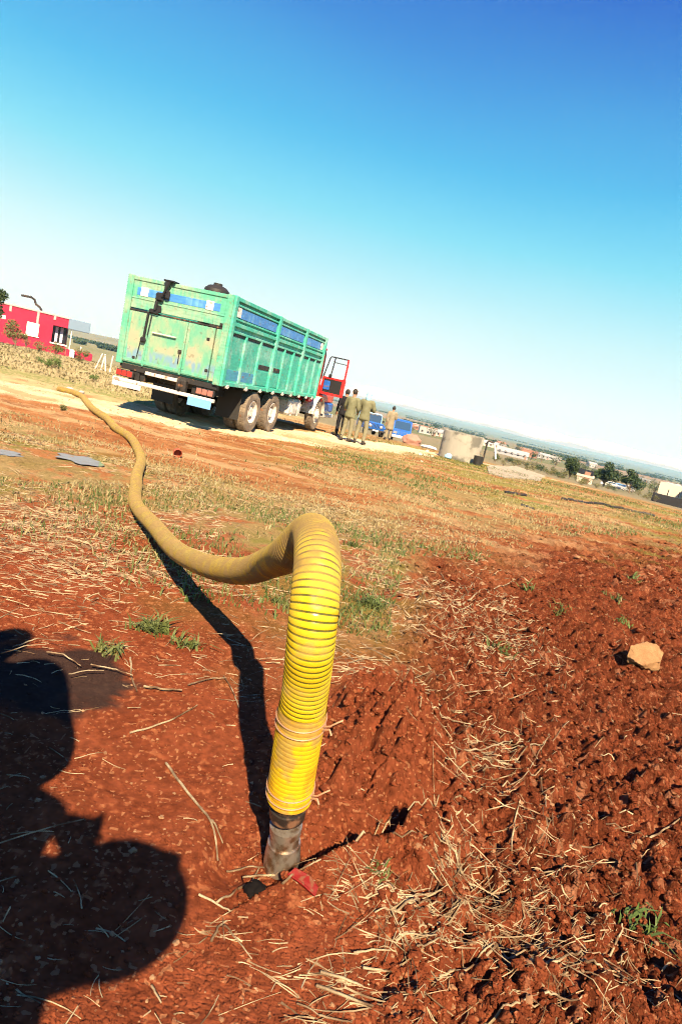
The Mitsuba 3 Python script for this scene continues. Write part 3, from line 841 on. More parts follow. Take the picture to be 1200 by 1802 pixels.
for n, (ax, ay, bx, by) in enumerate([(650, 1480, 705, 1466), (690, 1462, 745, 1500), (700, 1495, 800, 1508), (640, 1590, 760, 1560), (655, 1618, 770, 1575), (690, 1612, 780, 1592), (700, 1650, 790, 1620), (760, 1640, 850, 1590), (750, 1635, 840, 1650), (705, 1645, 765, 1660), (735, 1665, 785, 1668), (800, 1540, 850, 1530), (790, 1610, 800, 1545), (800, 1545, 860, 1560), (820, 1690, 910, 1668), (780, 1700, 850, 1697), (850, 1690, 920, 1670), (900, 1500, 905, 1440), (925, 1520, 972, 1450), (940, 1520, 1010, 1545), (1080, 1670, 1095, 1630), (1075, 1620, 1060, 1640), (1170, 1700, 1202, 1696), (950, 1775, 1010, 1790), (850, 1790, 945, 1778), (350, 1582, 405, 1612), (395, 1640, 440, 1700), (370, 1660, 400, 1625), (265, 1740, 280, 1770), (620, 1680, 690, 1668), (640, 1700, 700, 1690), (1005, 1700, 1045, 1704), (1020, 1720, 1060, 1728), (720, 1275, 800, 1272), (700, 1290, 720, 1330), (880, 1390, 980, 1360), (845, 1372, 890, 1362), (800, 1360, 850, 1352), (950, 1370, 960, 1430), (380, 1590, 420, 1560), (160, 1180, 230, 1200), (0, 1165, 80, 1150), (80, 1160, 140, 1180), (20, 1150, 110, 1140), (120, 1200, 180, 1190), (420, 1245, 395, 1190), (330, 1215, 400, 1195), (250, 1215, 320, 1225), (740, 1232, 690, 1245), (770, 1405, 760, 1450), (640, 1490, 700, 1440), (520, 1770, 560, 1790), (405, 1512, 470, 1528), (430, 1535, 500, 1545), (455, 1520, 440, 1580), (470, 1540, 540, 1520), (490, 1585, 555, 1550), (420, 1560, 460, 1540)]):
    stalk([(ax, ay), ((ax + bx) / 2 + random.uniform(-4, 4), (ay + by) / 2 + random.uniform(-7, 3)), (bx, by)], random.uniform(.0022, .0042) * (1 if ay > 1250 else 1.3), 'loose pale dry stalk lying on the red soil', 'loose dry stalks on the red soil', lift=.008 + .006 * (n % 3) + (.022 if ax < 200 and ay < 1260 else 0))


def blades(pts, hmin, hmax, width, seed, lean=.6, per=1):
    r = np.random.default_rng(seed); n = len(pts)
    z = heights(pts)
    h = r.uniform(hmin, hmax, n); a = r.random(n) * 6.28; l = r.random(n) * lean + .1; b = a + r.normal(0, .7, n) + 1.57
    base = np.c_[pts, z - .004]
    d = np.c_[np.cos(a), np.sin(a), 0 * a]; s = np.c_[np.cos(b), np.sin(b), 0 * b] * (width * (.6 + .8 * r.random(n)))[:, None]
    mid = base + d * (h * l * .35)[:, None]; mid[:, 2] += h * .6
    tip = base + d * (h * l)[:, None]; tip[:, 2] += h * (1 - .25 * l)
    v = np.stack([base - s, base + s, mid + s * .7, mid - s * .7, tip], 1).reshape(-1, 3)
    f = np.array([[0, 1, 2], [0, 2, 3], [3, 2, 4]])
    return trimesh.Trimesh(v, (f[None] + (np.arange(n) * 5)[:, None, None]).reshape(-1, 3), process=False)


r3 = np.random.default_rng(11)
P3 = scatter(125000, left_x, right_x, 4.0, 27, r3)
x, y = P3[:, 0], P3[:, 1]
nn = meshkit.fbm(np.stack([x * .9, y * .9, 0 * x], -1), 3, 41); n5 = meshkit.fbm(np.stack([x * .33, y * .33, 0 * x], -1), 3, 42)
ontrack = np.abs(y - track_line(x)) < track_half(x) * .85
yb = y + .12 * x + 1.6 * (n5 - .5) * 2
bandw = np.clip((yb - 3.4) / 2.6, 0, 1) ** 1.5 * np.clip((9.6 - y - .25 * x) / 1.6, 0, 1) * .85 + .9 * ((x > -1) & (y > 11)) + .5 * ((x > -.5) & (y > 8.5)) + .10 * (y > 8)
for a in PUD:
    c_ = at(a[0], a[1]); bandw = bandw * (np.hypot((x - c_[0]) / 1.5, y - c_[1] + .45) > .75)
keep = (r3.random(len(P3)) < bandw * np.clip((nn - .30) * 5, 0, 1)) & ~ontrack & (plough_mask(x.copy(), y.copy()) < .45)
gsel = (n5 + .25 * (r3.random(len(P3)) - .5)) > .53
A = P3[keep & ~gsel]; B = P3[keep & gsel]
wA = .0030 + .0004 * A[:, 1]; wB = .004 + .0004 * B[:, 1]
solo('dry_grass', blades(A, .02, .075, wA, 1, 2.2), 'dry_blade', 'short dry yellow grass on the middle of the field', 'grass', kind='stuff')
solo('green_grass', blades(B, .03, .09, wB, 2, .9), 'green_blade', 'thin green grass growing among the dry grass', 'grass', kind='stuff')
P4 = scatter(15000, lambda y: -.66 * y - 1, lambda y: -.14 * y, 19, 75, r3)
P4 = P4[~(np.abs(P4[:, 1] - track_line(P4[:, 0])) < track_half(P4[:, 0]) * 1.0)]
solo('slope_grass', blades(P4, .04, .14, .012 + .0008 * P4[:, 1], 3, 1.6), 'pale_blade', 'dry pale grass on the slope below the red house', 'grass', kind='stuff')


def weed(px, py, size, label, n=46, dark=False, name='weed'):
    q = snap(px, py); s = size * mpp(q) * 1.0
    r = np.random.default_rng(int(px * 7 + py))
    k = thing(name, label, 'weed')
    pts = q[:2] + r.normal(0, s * .30, (n, 2)) * [1, .8]
    shape(k, blades(pts, s * .15, s * .75, np.full(n, s * .05), int(px), 1.9), 'leaf_green' if dark else 'green_blade')


weed(655, 1072, 34, 'largest green weed tuft, beside pale straw right of the hose', 140)
weed(270, 1108, 50, 'spreading green weed on the soil left of the hose shadow', 120)
weed(330, 1135, 40, 'trailing green weed at the edge of the hose shadow', 60)
weed(190, 1150, 46, 'trailing green weed above the dark patch', 60)
weed(490, 1062, 26, 'small green sprout just left of the upright hose', 40)
weed(882, 1145, 30, 'light green sprout left of the big rock', 40)
weed(930, 1040, 26, 'green sprout among clods beside a bleached stalk bundle', 40)
weed(985, 1077, 26, 'green sprout in the middle of the ploughed ground', 40)
weed(1074, 1055, 30, 'bright green sprout up the ploughed ground above the rock', 50)
weed(1098, 1098, 26, 'dark green sprout just above the big rock', 40, True)
weed(1112, 1022, 22, 'highest dark green sprout on the ploughed ground at right', 40, True)
weed(660, 1560, 34, 'little green sprout right of the trench in the foreground', 40)
weed(1135, 1605, 60, 'green leafy weed in the bottom right of the field', 60, True)
weed(885, 1640, 20, 'tiny sprout among the stalks at the bottom', 20)
weed(620, 965, 26, 'green tuft beside the top of the hose', 50)
weed(1095, 610 + 480, 14, 'small sprout between the rock and a dark green sprout', 16)

# ---------------------------------------------------------------- the truck
YAW = 0.216
TRUCK = frame(-3.145, 14.137, .04) @ trimesh.transformations.rotation_matrix(-YAW, (0, 0, 1)) @ trimesh.transformations.rotation_matrix(.012, (1, 0, 0))
tk = thing('truck', 'big green high sided lorry with red cab parked on the pale track', 'truck')


def tp(name, mesh, bsdf, parent=None, smooth=30, label=None): return obj(name, mesh, bsdf, parent or tk, smooth, TRUCK, label)


W, LB, ZB, ZT = 2.5, 7.05, 1.06, 2.93
bed = tp('cargo_body', cat(box(-W + .05, -.05, .06, LB - .05, ZB, ZB + .1), box(-W + .04, -W + .10, .05, LB, ZB + .1, ZT - .04), box(-.10, -.04, .05, LB, ZB + .1, ZT - .04), box(-W + .1, -.1, LB - .08, LB - .02, ZB + .1, ZT - .04)), 'panel_inset', label='green cargo body with ribbed sides and weathered tailgate')
# right side, bay by bay (and plain ribs on the hidden left side)
posts = [.07, 2.8, 5.0, LB - .07]
for yy in posts:
    tp('post', box(-.06, .05, yy - .075, yy + .075, ZB - .02, ZT + .02, .012), 'paint_green', bed)
    tp('post', box(-W - .05, -W + .06, yy - .075, yy + .075, ZB - .02, ZT + .02, .012), 'paint_green', bed)
for (za, zb_, dep) in ((ZT - .07, ZT + .01, .035), (2.76, 2.80, .02), (2.47, 2.51, .025), (2.34, 2.42, .035), (2.20, 2.25, .028), (ZB, ZB + .09, .035)):
    for a, b in zip(posts[:-1], posts[1:]):
        tp('rail', box(-.045, dep, a + .075, b - .075, za, zb_, .008), 'paint_green', bed)
        tp('rail', box(-W - dep, -W + .045, a + .075, b - .075, za, zb_, .008), 'paint_green', bed)
for (a, b) in ((.45, 2.66), (2.98, 4.86), (5.16, 6.55)):
    tp('blue_band', box(-.043, .008, a, b, 2.53, 2.73, .004), 'paint_blue', bed, label='faded blue band panel high on the truck side')
for yy in (.34, 6.70):
    tp('white_square', box(-.043, .012, yy - .10, yy + .10, 2.54, 2.74, .004), 'paint_white', bed)
ribs = [.95, 1.85, 3.55, 4.28, 5.68, 6.35]
for yy in ribs:
    tp('rib', box(-.05, .03, yy - .05, yy + .05, ZB + .09, 2.20, .01), 'paint_green', bed)
edges = sorted(posts + ribs)
for a, b in zip(edges[:-1], edges[1:]):
    pa, pb = a + (.075 if a in posts else .05), b - (.075 if b in posts else .05)
    tp('side_board', box(-.046, -.012, pa, pb, ZB + .09, 2.14, .004), 'panel_inset', bed)
    tp('side_board', box(-.046, -.008, pa, pb, ZB + .13, 1.42, .004), 'panel_blue' if a < 1 else 'panel_inset', bed)
    tp('rail_shade_strip', box(-.048, -.004, pa + .04, pb - .04, 2.145, 2.19), 'chassis_black', bed)  # shade gap under the rail, put in as black strips
for (a, b, z) in ((1.93, 2.70, 1.62), (2.90, 3.48, 1.62)):
    tp('step_slot', box(-.05, .004, a, b, z - .055, z + .055, .01), 'chassis_black', bed)
    tp('side_board', box(-.05, .002, a, b, ZB + .12, z - .09, .006), 'panel_inset', bed)
for yy in (.35, 1.4, 2.3, 3.2, 3.95, 4.65, 5.4, 6.1, 6.7):
    tp('hinge', cat(box(-.02, .045, yy - .05, yy + .05, ZB - .06, ZB + .03, .01), bar((.03, yy - .08, ZB - .02), (.03, yy + .08, ZB - .02), .018, 8)), 'bumper_grey', bed)
# rear
for x in (-W + .06, -.07):
    tp('corner_post', box(x - .08, x + .07, -.05, .04, ZB - .02, ZT + .015, .012), 'paint_green_rear', bed)
ub = tp('upper_board', cat(box(-W + .13, -.15, -.02, .045, 2.27, ZT - .02, .006), box(-W + .13, -.15, -.045, .0, ZT - .08, ZT + .0, .01), box(-W + .13, -.15, -.035, .0, 2.47, 2.50, .006)), 'paint_green_rear', bed)
tp('blue_band', box(-W + .24, -.28, -.028, .0, 2.55, 2.71, .004), 'paint_blue', bed, label='blue band across the rear of the truck')
for x in (-W + .42, -.52): tp('white_square', box(x - .09, x + .09, -.036, .0, 2.54, 2.73, .004), 'paint_white', bed)
tp('gate_rail', box(-W + .13, -.15, -.03, .03, 2.21, 2.245, .006), 'chassis_black', bed)
gx = [-W + .13, -1.88, -.98, -.30, -.15]
for a, b in ((gx[0], gx[1]), (gx[1] + .03, gx[2]), (gx[2] + .05, gx[3]), (gx[3] + .03, gx[4])):
    g = tp('tailgate_panel', box(a, b, -.03, .035, ZB + .04, 2.20, .008), 'paint_gate', bed)
    if b - a > .3:
        tp('frame_strip', cat(box(a + .01, b - .01, -.042, -.02, ZB + .06, ZB + .13, .006), box(a + .01, a + .07, -.042, -.02, ZB + .14, 2.17, .006)), 'paint_green_rear', g)
for x in (-1.865, -.955): tp('gate_post', box(x - .02, x + .02, -.045, .03, ZB + .02, 2.20, .006), 'paint_green_rear', bed)
tp('gate_handle', cat(bar((-1.72, -.075, 1.83), (-1.15, -.075, 1.83), .016), bar((-1.70, -.075, 1.83), (-1.70, -.02, 1.83), .012), bar((-1.17, -.075, 1.83), (-1.17, -.02, 1.83), .012)), 'bumper_grey', bed)
tp('latch', cat(box(-1.06, -.98, -.07, -.03, 1.53, 1.60, .01), bar((-1.02, -.06, 1.60), (-1.02, -.05, 1.30), .01)), 'chassis_black', bed)
for (x, z) in ((-.42, 1.95), (-.34, 1.30), (-2.1, 1.22), (-.18, 2.3)): tp('bolt_plate', box(x - .035, x + .035, -.05, -.02, z - .03, z + .03, .008), 'chassis_black', bed)
# black hoist hanging over the tailgate
hs = tp('gate_hoist', cat(box(-1.62, -1.36, -.14, .10, ZT + .003, ZT + .04, .012), box(-1.58, -1.50, -.13, -.05, 2.70, ZT + .01, .012), bar((-1.46, -.14, ZT), (-1.60, -.13, 2.60), .028)), 'cab_trim', label='black oily hoist hooked over the top of the tailgate')
tp('winch_block', cat(box(-1.77, -1.58, -.12, -.04, 2.50, 2.68, .03), box(-1.57, -1.45, -.11, -.04, 2.57, 2.76, .03)), 'cab_trim', hs)
tp('lower_block', cat(box(-1.88, -1.64, -.11, -.05, 2.22, 2.32, .025), box(-1.70, -1.60, -.10, -.05, 2.26, 2.42, .02)), 'cab_trim', hs)
tp('rod', cat(bar((-1.70, -.12, 2.5), (-1.72, -.12, 2.3), .035), bar((-1.87, -.10, 2.22), (-1.90, -.09, 1.66), .026), bar((-1.78, -.10, 2.22), (-1.82, -.09, 1.75), .010)), 'cab_trim', hs)
tp('hook', cat(box(-1.97, -1.84, -.13, -.05, 1.58, 1.70, .03), bar((-1.97, -.08, 1.6), (-2.02, -.06, 1.2), .008)), 'cab_trim', hs)
# chassis and rear bar
ch = tp('chassis', cat(box(-W + .55, -W + .67, .1, 9.0, .74, 1.0, .01), box(-.67, -.55, .1, 9.0, .74, 1.0, .01), box(-W + .06, -.06, .02, .16, .93, ZB - .01, .01), *[box(-W + .55, -.55, y, y + .1, .8, .95, .01) for y in (.6, 1.4, 2.9, 4.4, 5.9, 7.4)], box(-W + .3, -W + .55, .05, .2, .5, .95, .02), box(-.55, -.3, .05, .2, .5, .95, .02)), 'chassis_black')
tp('tow_bar', cat(box(-W + .75, -.85, -.06, .05, .91, .985, .01)), 'bumper_grey', ch)
tp('coupling', cat(box(-.95, -.72, -.12, .04, .74, 1.0, .03), bar((-.84, -.16, .80), (-.84, -.16, .95), .03)), 'chassis_black', ch)
rb = tp('rear_bar', box(-W + .0, -.03, -.10, .0, .655, .735, .012), 'bumper_grey', label='pale grey bar below the tailgate')
tp('white_skirt', box(-W + .0, -W + .72, -.09, -.07, .54, .65, .006), 'paint_white', rb)
tp('blue_plate', box(-.62, -.06, -.105, -.085, .50, .69, .006), 'plate_blue', rb, label='plain light blue plate under the right end of the bar')
for x, m_ in ((-W + .05, 'lamp_red'), (-.48, 'lamp_red_dusty')):
    lk = tp('tail_lamp', box(x, x + .42, -.08, .02, .765, .915, .02), 'chassis_black')
    for d in (.015, .15, .285): tp('lens', box(x + d, x + d + .12, -.092, -.07, .78, .90, .012), m_, lk)
for x in (-W + .08, -.68): tp('mud_flap', box(x, x + .60, 1.50, 1.515, .28, 1.0, .004), 'black_rubber')


def tyre(r, w, treads=26):
    pr = [(r * .56, -w / 2 * .8), (r * .62, -w / 2 * .98), (r * .86, -w / 2), (r * .955, -w / 2 * .93), (r * .985, -w / 2 * .78), (r * .985, w / 2 * .78), (r * .955, w / 2 * .93), (r * .86, w / 2), (r * .62, w / 2 * .98), (r * .56, w / 2 * .8), (r * .56, -w / 2 * .8)]
    parts = [lathe(pr, 40, 'x')]
    for kk in range(treads):
        for sgn in (-1, 1):
            b = box(min(0, sgn * w * .41) + (.012 if sgn > 0 else 0), max(0, sgn * w * .41) - (.012 if sgn < 0 else 0), -r * .085, r * .085, r * .97, r * 1.0, .004)
            b.apply_transform(trimesh.transformations.rotation_matrix(2 * math.pi * (kk + .25 * sgn) / treads, (1, 0, 0))); parts.append(b)
    return cat(*parts)


TY = tyre(.505, .27); TYP = {}


def wheel(x, y, parent, outer=True, side=1, deep=True):
    M = TRUCK @ frame(x, y, .50)
    k = obj('wheel', TY, 'tyre_dusty', parent, 30, M)
    s = side
    rim = lathe([(.285, s * .10), (.27, s * .125), (.255, s * .11), (.22, s * (.0 if deep else .07)), (.16, s * (-.01 if deep else .10)), (.13, s * (.05 if deep else .15)), (.11, s * (.09 if deep else .19)), (.0, s * (.095 if deep else .20))], 32, 'x')
    obj('rim', rim, 'rim_pale', k, 30, M)
    nuts = []
    for q_ in range(10):
        a = 2 * math.pi * q_ / 10; xx = s * (.0 if deep else .09)
        nuts.append(bar((xx, .19 * math.cos(a), .19 * math.sin(a)), (xx + s * .035, .19 * math.cos(a), .19 * math.sin(a)), .016, 6))
    obj('nuts', cat(*nuts), 'bumper_grey', k, False, M)
    return k


for y in (2.2, 3.6):
    ax = tp('axle', cat(bar((-W + .3, y, .5), (-.3, y, .5), .085, 12), trimesh.creation.icosphere(2, .2).apply_translation((-W / 2, y, .5)), box(-W + .55, -W + .65, y - .6, y + .6, .58, .66, .02), box(-.65, -.55, y - .6, y + .6, .58, .66, .02)), 'chassis_black')
    for x, o, s in ((-.145, True, 1), (-.46, False, 1), (-W + .145, True, -1), (-W + .46, False, -1)): wheel(x, y, tk, o, s)
for x, s in ((-.20, 1), (-W + .20, -1)): wheel(x, 7.92, tk, True, s, False)
ax = tp('axle', cat(bar((-W + .3, 7.92, .5), (-.3, 7.92, .5), .07, 12)), 'chassis_black')
for x0, x1 in ((-.46, .0), (-W, -W + .46)):
    arcp = [(x0, 7.92 + .60 * math.cos(a), .5 + .60 * math.sin(a)) for a in np.linspace(.1, math.pi - .05, 16)]
    v = np.array(arcp + [(x1, b, c) for _, b, c in arcp]); n = 16
    f = [(i_, i_ + 1, n + i_) for i_ in range(n - 1)] + [(i_ + 1, n + i_ + 1, n + i_) for i_ in range(n - 1)]
    g = trimesh.Trimesh(v, f, process=False); g2 = trimesh.Trimesh(v * [1, 1, 1] + [0, 0, .012], np.array(f)[:, ::-1], process=False)
    tp('mudguard', cat(g, g2), 'bumper_grey')
tp('fuel_tank', cat(box(-.62, -.08, 5.05, 6.15, .45, .92, .06), box(-.64, -.06, 5.25, 5.31, .44, .93, .01), box(-.64, -.06, 5.85, 5.91, .44, .93, .01)), 'bumper_grey')
tp('air_tank', lathe([(0, 0), (.13, .02), (.15, .06), (.15, .74), (.13, .78), (0, .8)], 20).apply_transform(frame(-W + .35, 5.9, .7, 0, 1, math.pi / 2)), 'chassis_black')
# cab: open right door hinged at the front pillar
cab = tp('cab', cat(box(-W + .2, -.22, 7.14, 7.20, .95, 1.75, .02), box(-W + .2, -.20, 7.14, 8.15, .90, 1.02, .02), box(-W + .2, -W + .26, 7.15, 8.1, 1.0, 1.75, .01), box(-W + .18, -.20, 7.12, 8.05, 2.60, 2.68, .02), box(-W + .2, -W + .27, 7.14, 7.21, 1.7, 2.6, .01), box(-W + .2, -W + .27, 8.0, 8.07, 1.7, 2.6, .01)), 'cab_red', label='red cab with its right door swung wide open')
tp('door_pillar', cat(tube([(-.24, 8.02, .95), (-.24, 8.02, 1.7), (-.24, 7.98, 2.45), (-.27, 7.94, 2.60), (-.40, 7.92, 2.66)], .045, 8)), 'cab_red', cab)
tp('pillar_seal', tube([(-.19, 7.99, 1.7), (-.19, 7.96, 2.45), (-.22, 7.92, 2.63), (-.5, 7.9, 2.70)], .022, 8), 'cab_trim', cab)
tp('seat', cat(box(-.95, -.42, 7.24, 7.72, 1.02, 1.35, .05), box(-.95, -.42, 7.22, 7.36, 1.30, 1.95, .05)), 'cab_trim', cab)
tp('dashboard', cat(box(-W + .3, -.28, 7.95, 8.15, 1.25, 1.62, .05)), 'cab_trim', cab)
wh_ = trimesh.creation.torus(.2, .018, 24, 8); wh_.apply_transform(frame(-W + .75, 7.82, 1.68, 0, 1, .9)); tp('steering_wheel', wh_, 'cab_trim', cab)
nose = tp('bonnet', cat(box(-W + .22, -.18, 8.10, 9.45, 1.02, 1.50, .08), box(-W + .16, -.12, 8.55, 9.55, .94, 1.06, .03)), 'cab_orange', cab, label='orange red bonnet side in front of the door')
tp('front_wing', cat(box(-.42, -.06, 8.50, 9.75, .62, .94, .05), box(-W + .06, -W + .42, 8.50, 9.75, .62, .94, .05)), 'cab_blue', cab, label='blue front wing and bumper end')
tp('sill', box(-.30, -.07, 8.12, 9.60, .955, 1.20, .03), 'cab_orange', cab)
tp('front_bumper', box(-W + .04, -.03, 8.62, 9.85, .42, .56, .03), 'bumper_grey', cab)
tp('side_lamp', box(-.10, -.045, 8.75, 9.15, .57, .68, .015), 'paint_white', cab)
tp('windscreen', box(-W + .28, -.28, 8.035, 8.041, 1.72, 2.58), 'pane', cab)
tp('rear_panel', cat(box(-W + .22, -.22, 7.15, 7.19, 2.45, 2.60, .01)), 'cab_red', cab)
tp('exhaust', cat(tube([(-.35, 7.1, .85), (-.33, 7.08, 1.0), (-.32, 7.10, 1.75)], .06, 10)), 'chassis_black', cab)
# the open door: local frame with hinge at (HX, HY), panel across X
HX, HY = -.16, 8.00
dz0, dz1, dw = 1.22, 1.80, .80
dr_ = tp('door', cat(box(HX, HX + dw, HY, HY + .05, dz0, dz0 + .08, .01), box(HX, HX + .07, HY, HY + .05, dz0 + .08, dz1, .01), box(HX + dw - .12, HX + dw, HY - .01, HY + .06, dz0 + .05, dz1 + .02, .015), box(HX, HX + dw, HY, HY + .05, dz1 - .07, dz1, .012)), 'cab_red', cab, label='red cab door standing open with a dark inner panel')
tp('inner_panel', cat(box(HX + .07, HX + dw - .12, HY + .012, HY + .04, dz0 + .08, dz1 - .07)), 'cab_trim', dr_)
tp('blue_glint', cat(box(HX + .09, HX + .30, HY - .02, HY + .012, dz0 + .16, dz0 + .46, .02), box(HX + .15, HX + .24, HY - .03, HY - .015, dz0 + .36, dz0 + .44, .01)), 'cab_blue', dr_)  # blue reflection on the dark panel, built as solid blue boxes
tp('window_frame', cat(tube([(HX + .02, HY + .025, dz1), (HX + .13, HY + .025, 2.42), (HX + .16, HY + .025, 2.46), (HX + dw - .06, HY + .025, 2.46)], .020, 8), tube([(HX + .26, HY + .025, dz1), (HX + .30, HY + .025, 2.45)], .022, 8), bar((HX + .3, HY + .025, 2.30), (HX + dw - .05, HY + .025, 2.29), .012)), 'cab_trim', dr_)
tp('window_frame', tube([(HX + dw - .06, HY + .025, 2.47), (HX + dw - .045, HY + .025, 2.3), (HX + dw - .05, HY + .025, dz1 - .02)], .030, 8), 'cab_red', dr_)
tp('window_handle', cat(box(HX + .2, HX + .3, HY - .03, HY + .04, dz1 - .01, dz1 + .10, .015)), 'cab_trim', dr_)
# black tank standing in the load bed
tank = lathe([(0, 0), (.30, 0), (.30, 1.82), (.28, 1.92), (.20, 1.99), (.10, 2.02), (.10, 2.06), (0, 2.06)], 28)
tank.apply_transform(TRUCK @ frame(-.93, 1.0, ZB + .1))
solo('black_tank', tank, 'black_rubber', 'black rounded tank top poking above the truck tailgate', 'tank', smooth=30)

# ---------------------------------------------------------------- people
def limb(pts, rs, sub=20):
    out = []
    for (a, ra), (b, rb) in zip(zip(pts[:-1], rs[:-1]), zip(pts[1:], rs[1:])):
        s1 = m3.Manifold.sphere(ra, sub).translate(list(map(float, a))); s2 = m3.Manifold.sphere(rb, sub).translate(list(map(float, b)))
        out.append(m3.Manifold.batch_hull([s1, s2]))
    return out


def ell(c, r, sub=24): return m3.Manifold.sphere(1.0, sub).scale(list(map(float, r))).translate(list(map(float, c)))


def union(ms, res=.03, it=8):
    m = m3.Manifold.batch_boolean(ms, m3.OpType.Add).refine_to_length(res).to_mesh()
    t = trimesh.Trimesh(m.vert_properties[:, :3], m.tri_verts, process=True)
    trimesh.smoothing.filter_taubin(t, .5, -.52, it)
    return t


def person(loc, rz, label, top, legs, hair='hair_dark', s=1.0, arms=None, stance=.11, lean=0.0, head_cover=None, top_long=.0, stride=.0, group=None, head_turn=0.0, bulk=1.0, bend=0.0, hood=1.0, fine=.03):
    """Standing figure facing +y. arms: per side (elbow, wrist) joints."""
    k = thing('person', label, 'person', group)
    M = frame(loc[0], loc[1], loc[2], rz, s)

    def part(n_, m_, b_, sm=True):
        """A body part; bend leans everything above the hips over to the figure's right."""
        v_ = np.array(m_.vertices)
        if bend:
            t_ = bend * np.clip((v_[:, 2] - .80) / .45, 0, 1)
            x_, z_ = v_[:, 0].copy(), v_[:, 2] - .90
            v_[:, 0], v_[:, 2] = x_ * np.cos(t_) + z_ * np.sin(t_), .90 - x_ * np.sin(t_) + z_ * np.cos(t_)
        obj(n_, trimesh.Trimesh(v_, m_.faces, process=False), b_, k, sm, M)

    sh = {d: np.array([d * .185, lean * .5, 1.43]) for d in (-1, 1)}
    arms = arms or {-1: ((-.25, -.03, 1.14), (-.24, .06, .90)), 1: ((.25, -.03, 1.14), (.24, .06, .90))}
    hips = {d: np.array([d * .09, 0, .93]) for d in (-1, 1)}
    knee = {d: np.array([d * (stance * .95), .03 + d * stride * .5, .50]) for d in (-1, 1)}
    ank = {d: np.array([d * stance, -.02 + d * stride, .09]) for d in (-1, 1)}
    toe = {d: ank[d] + (d * .03, .17, -.045) for d in (-1, 1)}
    hc = np.array([0, lean + .02, 1.64])
    c_, s_ = math.cos(head_turn), math.sin(head_turn)
    hd = lambda x, y, z: hc + (c_ * x - s_ * y, s_ * x + c_ * y, z)
    B = [ell(hc, (.076, .095, .115)), ell(hd(0, .035, -.065), (.052, .06, .055)), *limb([hd(0, .085, .02), hd(0, .108, -.022)], [.012, .017], 12), ell(hd(0, .082, -.062), (.026, .014, .010), 12),
         ell(hd(-.078, -.005, -.005), (.012, .022, .034), 12), ell(hd(.078, -.005, -.005), (.012, .022, .034), 12), ell(hd(-.033, .088, .018), (.012, .01, .009), 12), ell(hd(.033, .088, .018), (.012, .01, .009), 12),
         *limb([hc + (0, -.02, -.06), (0, lean * .6, 1.44)], [.055, .06]), *limb([(0, lean * .5, 1.34), (0, 0, 1.0)], [.12, .12])]
    for d in (-1, 1):
        el, wr = map(np.array, arms[d])
        B += limb([(0, lean * .5, 1.40), sh[d]], [.09, .055]) + limb([sh[d], el, wr], [.05, .040, .027])
        u = wr - el; u = u / np.linalg.norm(u)
        pin = np.cross(u, (0, 0, 1.0)); pin = pin / (np.linalg.norm(pin) + 1e-9) if np.linalg.norm(pin) > .2 else np.array([0, 1.0, 0])
        nrm = np.cross(u, pin)
        palm = wr + u * .055
        B += limb([wr, wr + u * .09 + pin * .022], [.025, .019], 12) + limb([wr, wr + u * .09 - pin * .022], [.025, .019], 12)
        for fi, (off, ln) in enumerate(((-.033, .062), (-.011, .078), (.011, .084), (.033, .074))):
            b0 = wr + u * .09 + pin * off
            B += limb([b0, b0 + u * ln * .55 + nrm * .012, b0 + u * ln * .85 + nrm * .040], [.0095, .0088, .0075], 8)
        B += limb([wr + u * .03 - pin * -.03, wr + u * .065 + pin * .058, wr + u * .10 + pin * .062 + nrm * .015], [.014, .011, .009], 8)
        B += limb([hips[d], knee[d], ank[d]], [.075, .048, .036]) + limb([ank[d], toe[d]], [.035, .03])
    part('body', union(B, fine * .7), 'skin')
    J = [*limb([(0, lean * .5, 1.36), (0, lean * .2, 1.10)], [.155, .148]), ell((0, lean * .4, 1.30), (.20, .135, .17)), m3.Manifold.cylinder(.30 + top_long, .205, .160, 28).scale([1.0, .80, 1.0]).translate([0, 0, .80 - top_long])]
    for d in (-1, 1):
        el, wr = map(np.array, arms[d])
        J += limb([(0, lean * .5, 1.38), sh[d]], [.10, .078]) + limb([sh[d], el, wr - (wr - el) * .08], [.077 * bulk, .062 * bulk, .047 * bulk])
    tm = union(J, fine * 1.2, 6); v = np.array(tm.vertices); v += tm.vertex_normals * ((meshkit.fbm(v * 9, 3, 4)[:, None] - .5) * .022)
    part('jacket', trimesh.Trimesh(v, tm.faces, process=False), top)
    J = [ell((0, 0, .93), (.165, .125, .12))]
    for d in (-1, 1): J += limb([hips[d], knee[d], ank[d] + (0, 0, .03)], [.10, .072, .062])
    tm = union(J, fine * 1.2, 6); v = np.array(tm.vertices); v += tm.vertex_normals * ((meshkit.fbm(v * 9, 3, 5)[:, None] - .5) * .02)
    part('trousers', trimesh.Trimesh(v, tm.faces, process=False), legs)
    for d in (-1, 1):
        b = union(limb([ank[d] + (0, -.03, -.04), toe[d]], [.047, .042], 16) + limb([ank[d] + (0, 0, .12), ank[d] + (0, -.01, -.03)], [.052, .05], 16), .03, 4)
        v = np.array(b.vertices); v[:, 2] = np.maximum(v[:, 2], .0); part('boot', trimesh.Trimesh(v, b.faces, process=False), 'boot')
    if head_cover: hm = union([ell(hc + (0, -.01, .03), (.105 * hood, .118, .125 * hood)), ell(hc + (0, -.05, -.08), (.10 * hood, .08, .14))], .03, 4)
    else: hm = (m3.Manifold.batch_boolean([ell(hd(0, -.018, .03), (.089, .100, .108)), m3.Manifold.cube([.3, .2, .2], True).translate(list(map(float, hd(0, .125, -.04))))], m3.OpType.Subtract)).refine_to_length(.02).to_mesh(); hm = trimesh.Trimesh(hm.vert_properties[:, :3], hm.tri_verts) if not isinstance(hm, trimesh.Trimesh) else hm
    part('head_scarf' if head_cover else 'hair', hm, head_cover or hair, 30)
    return k


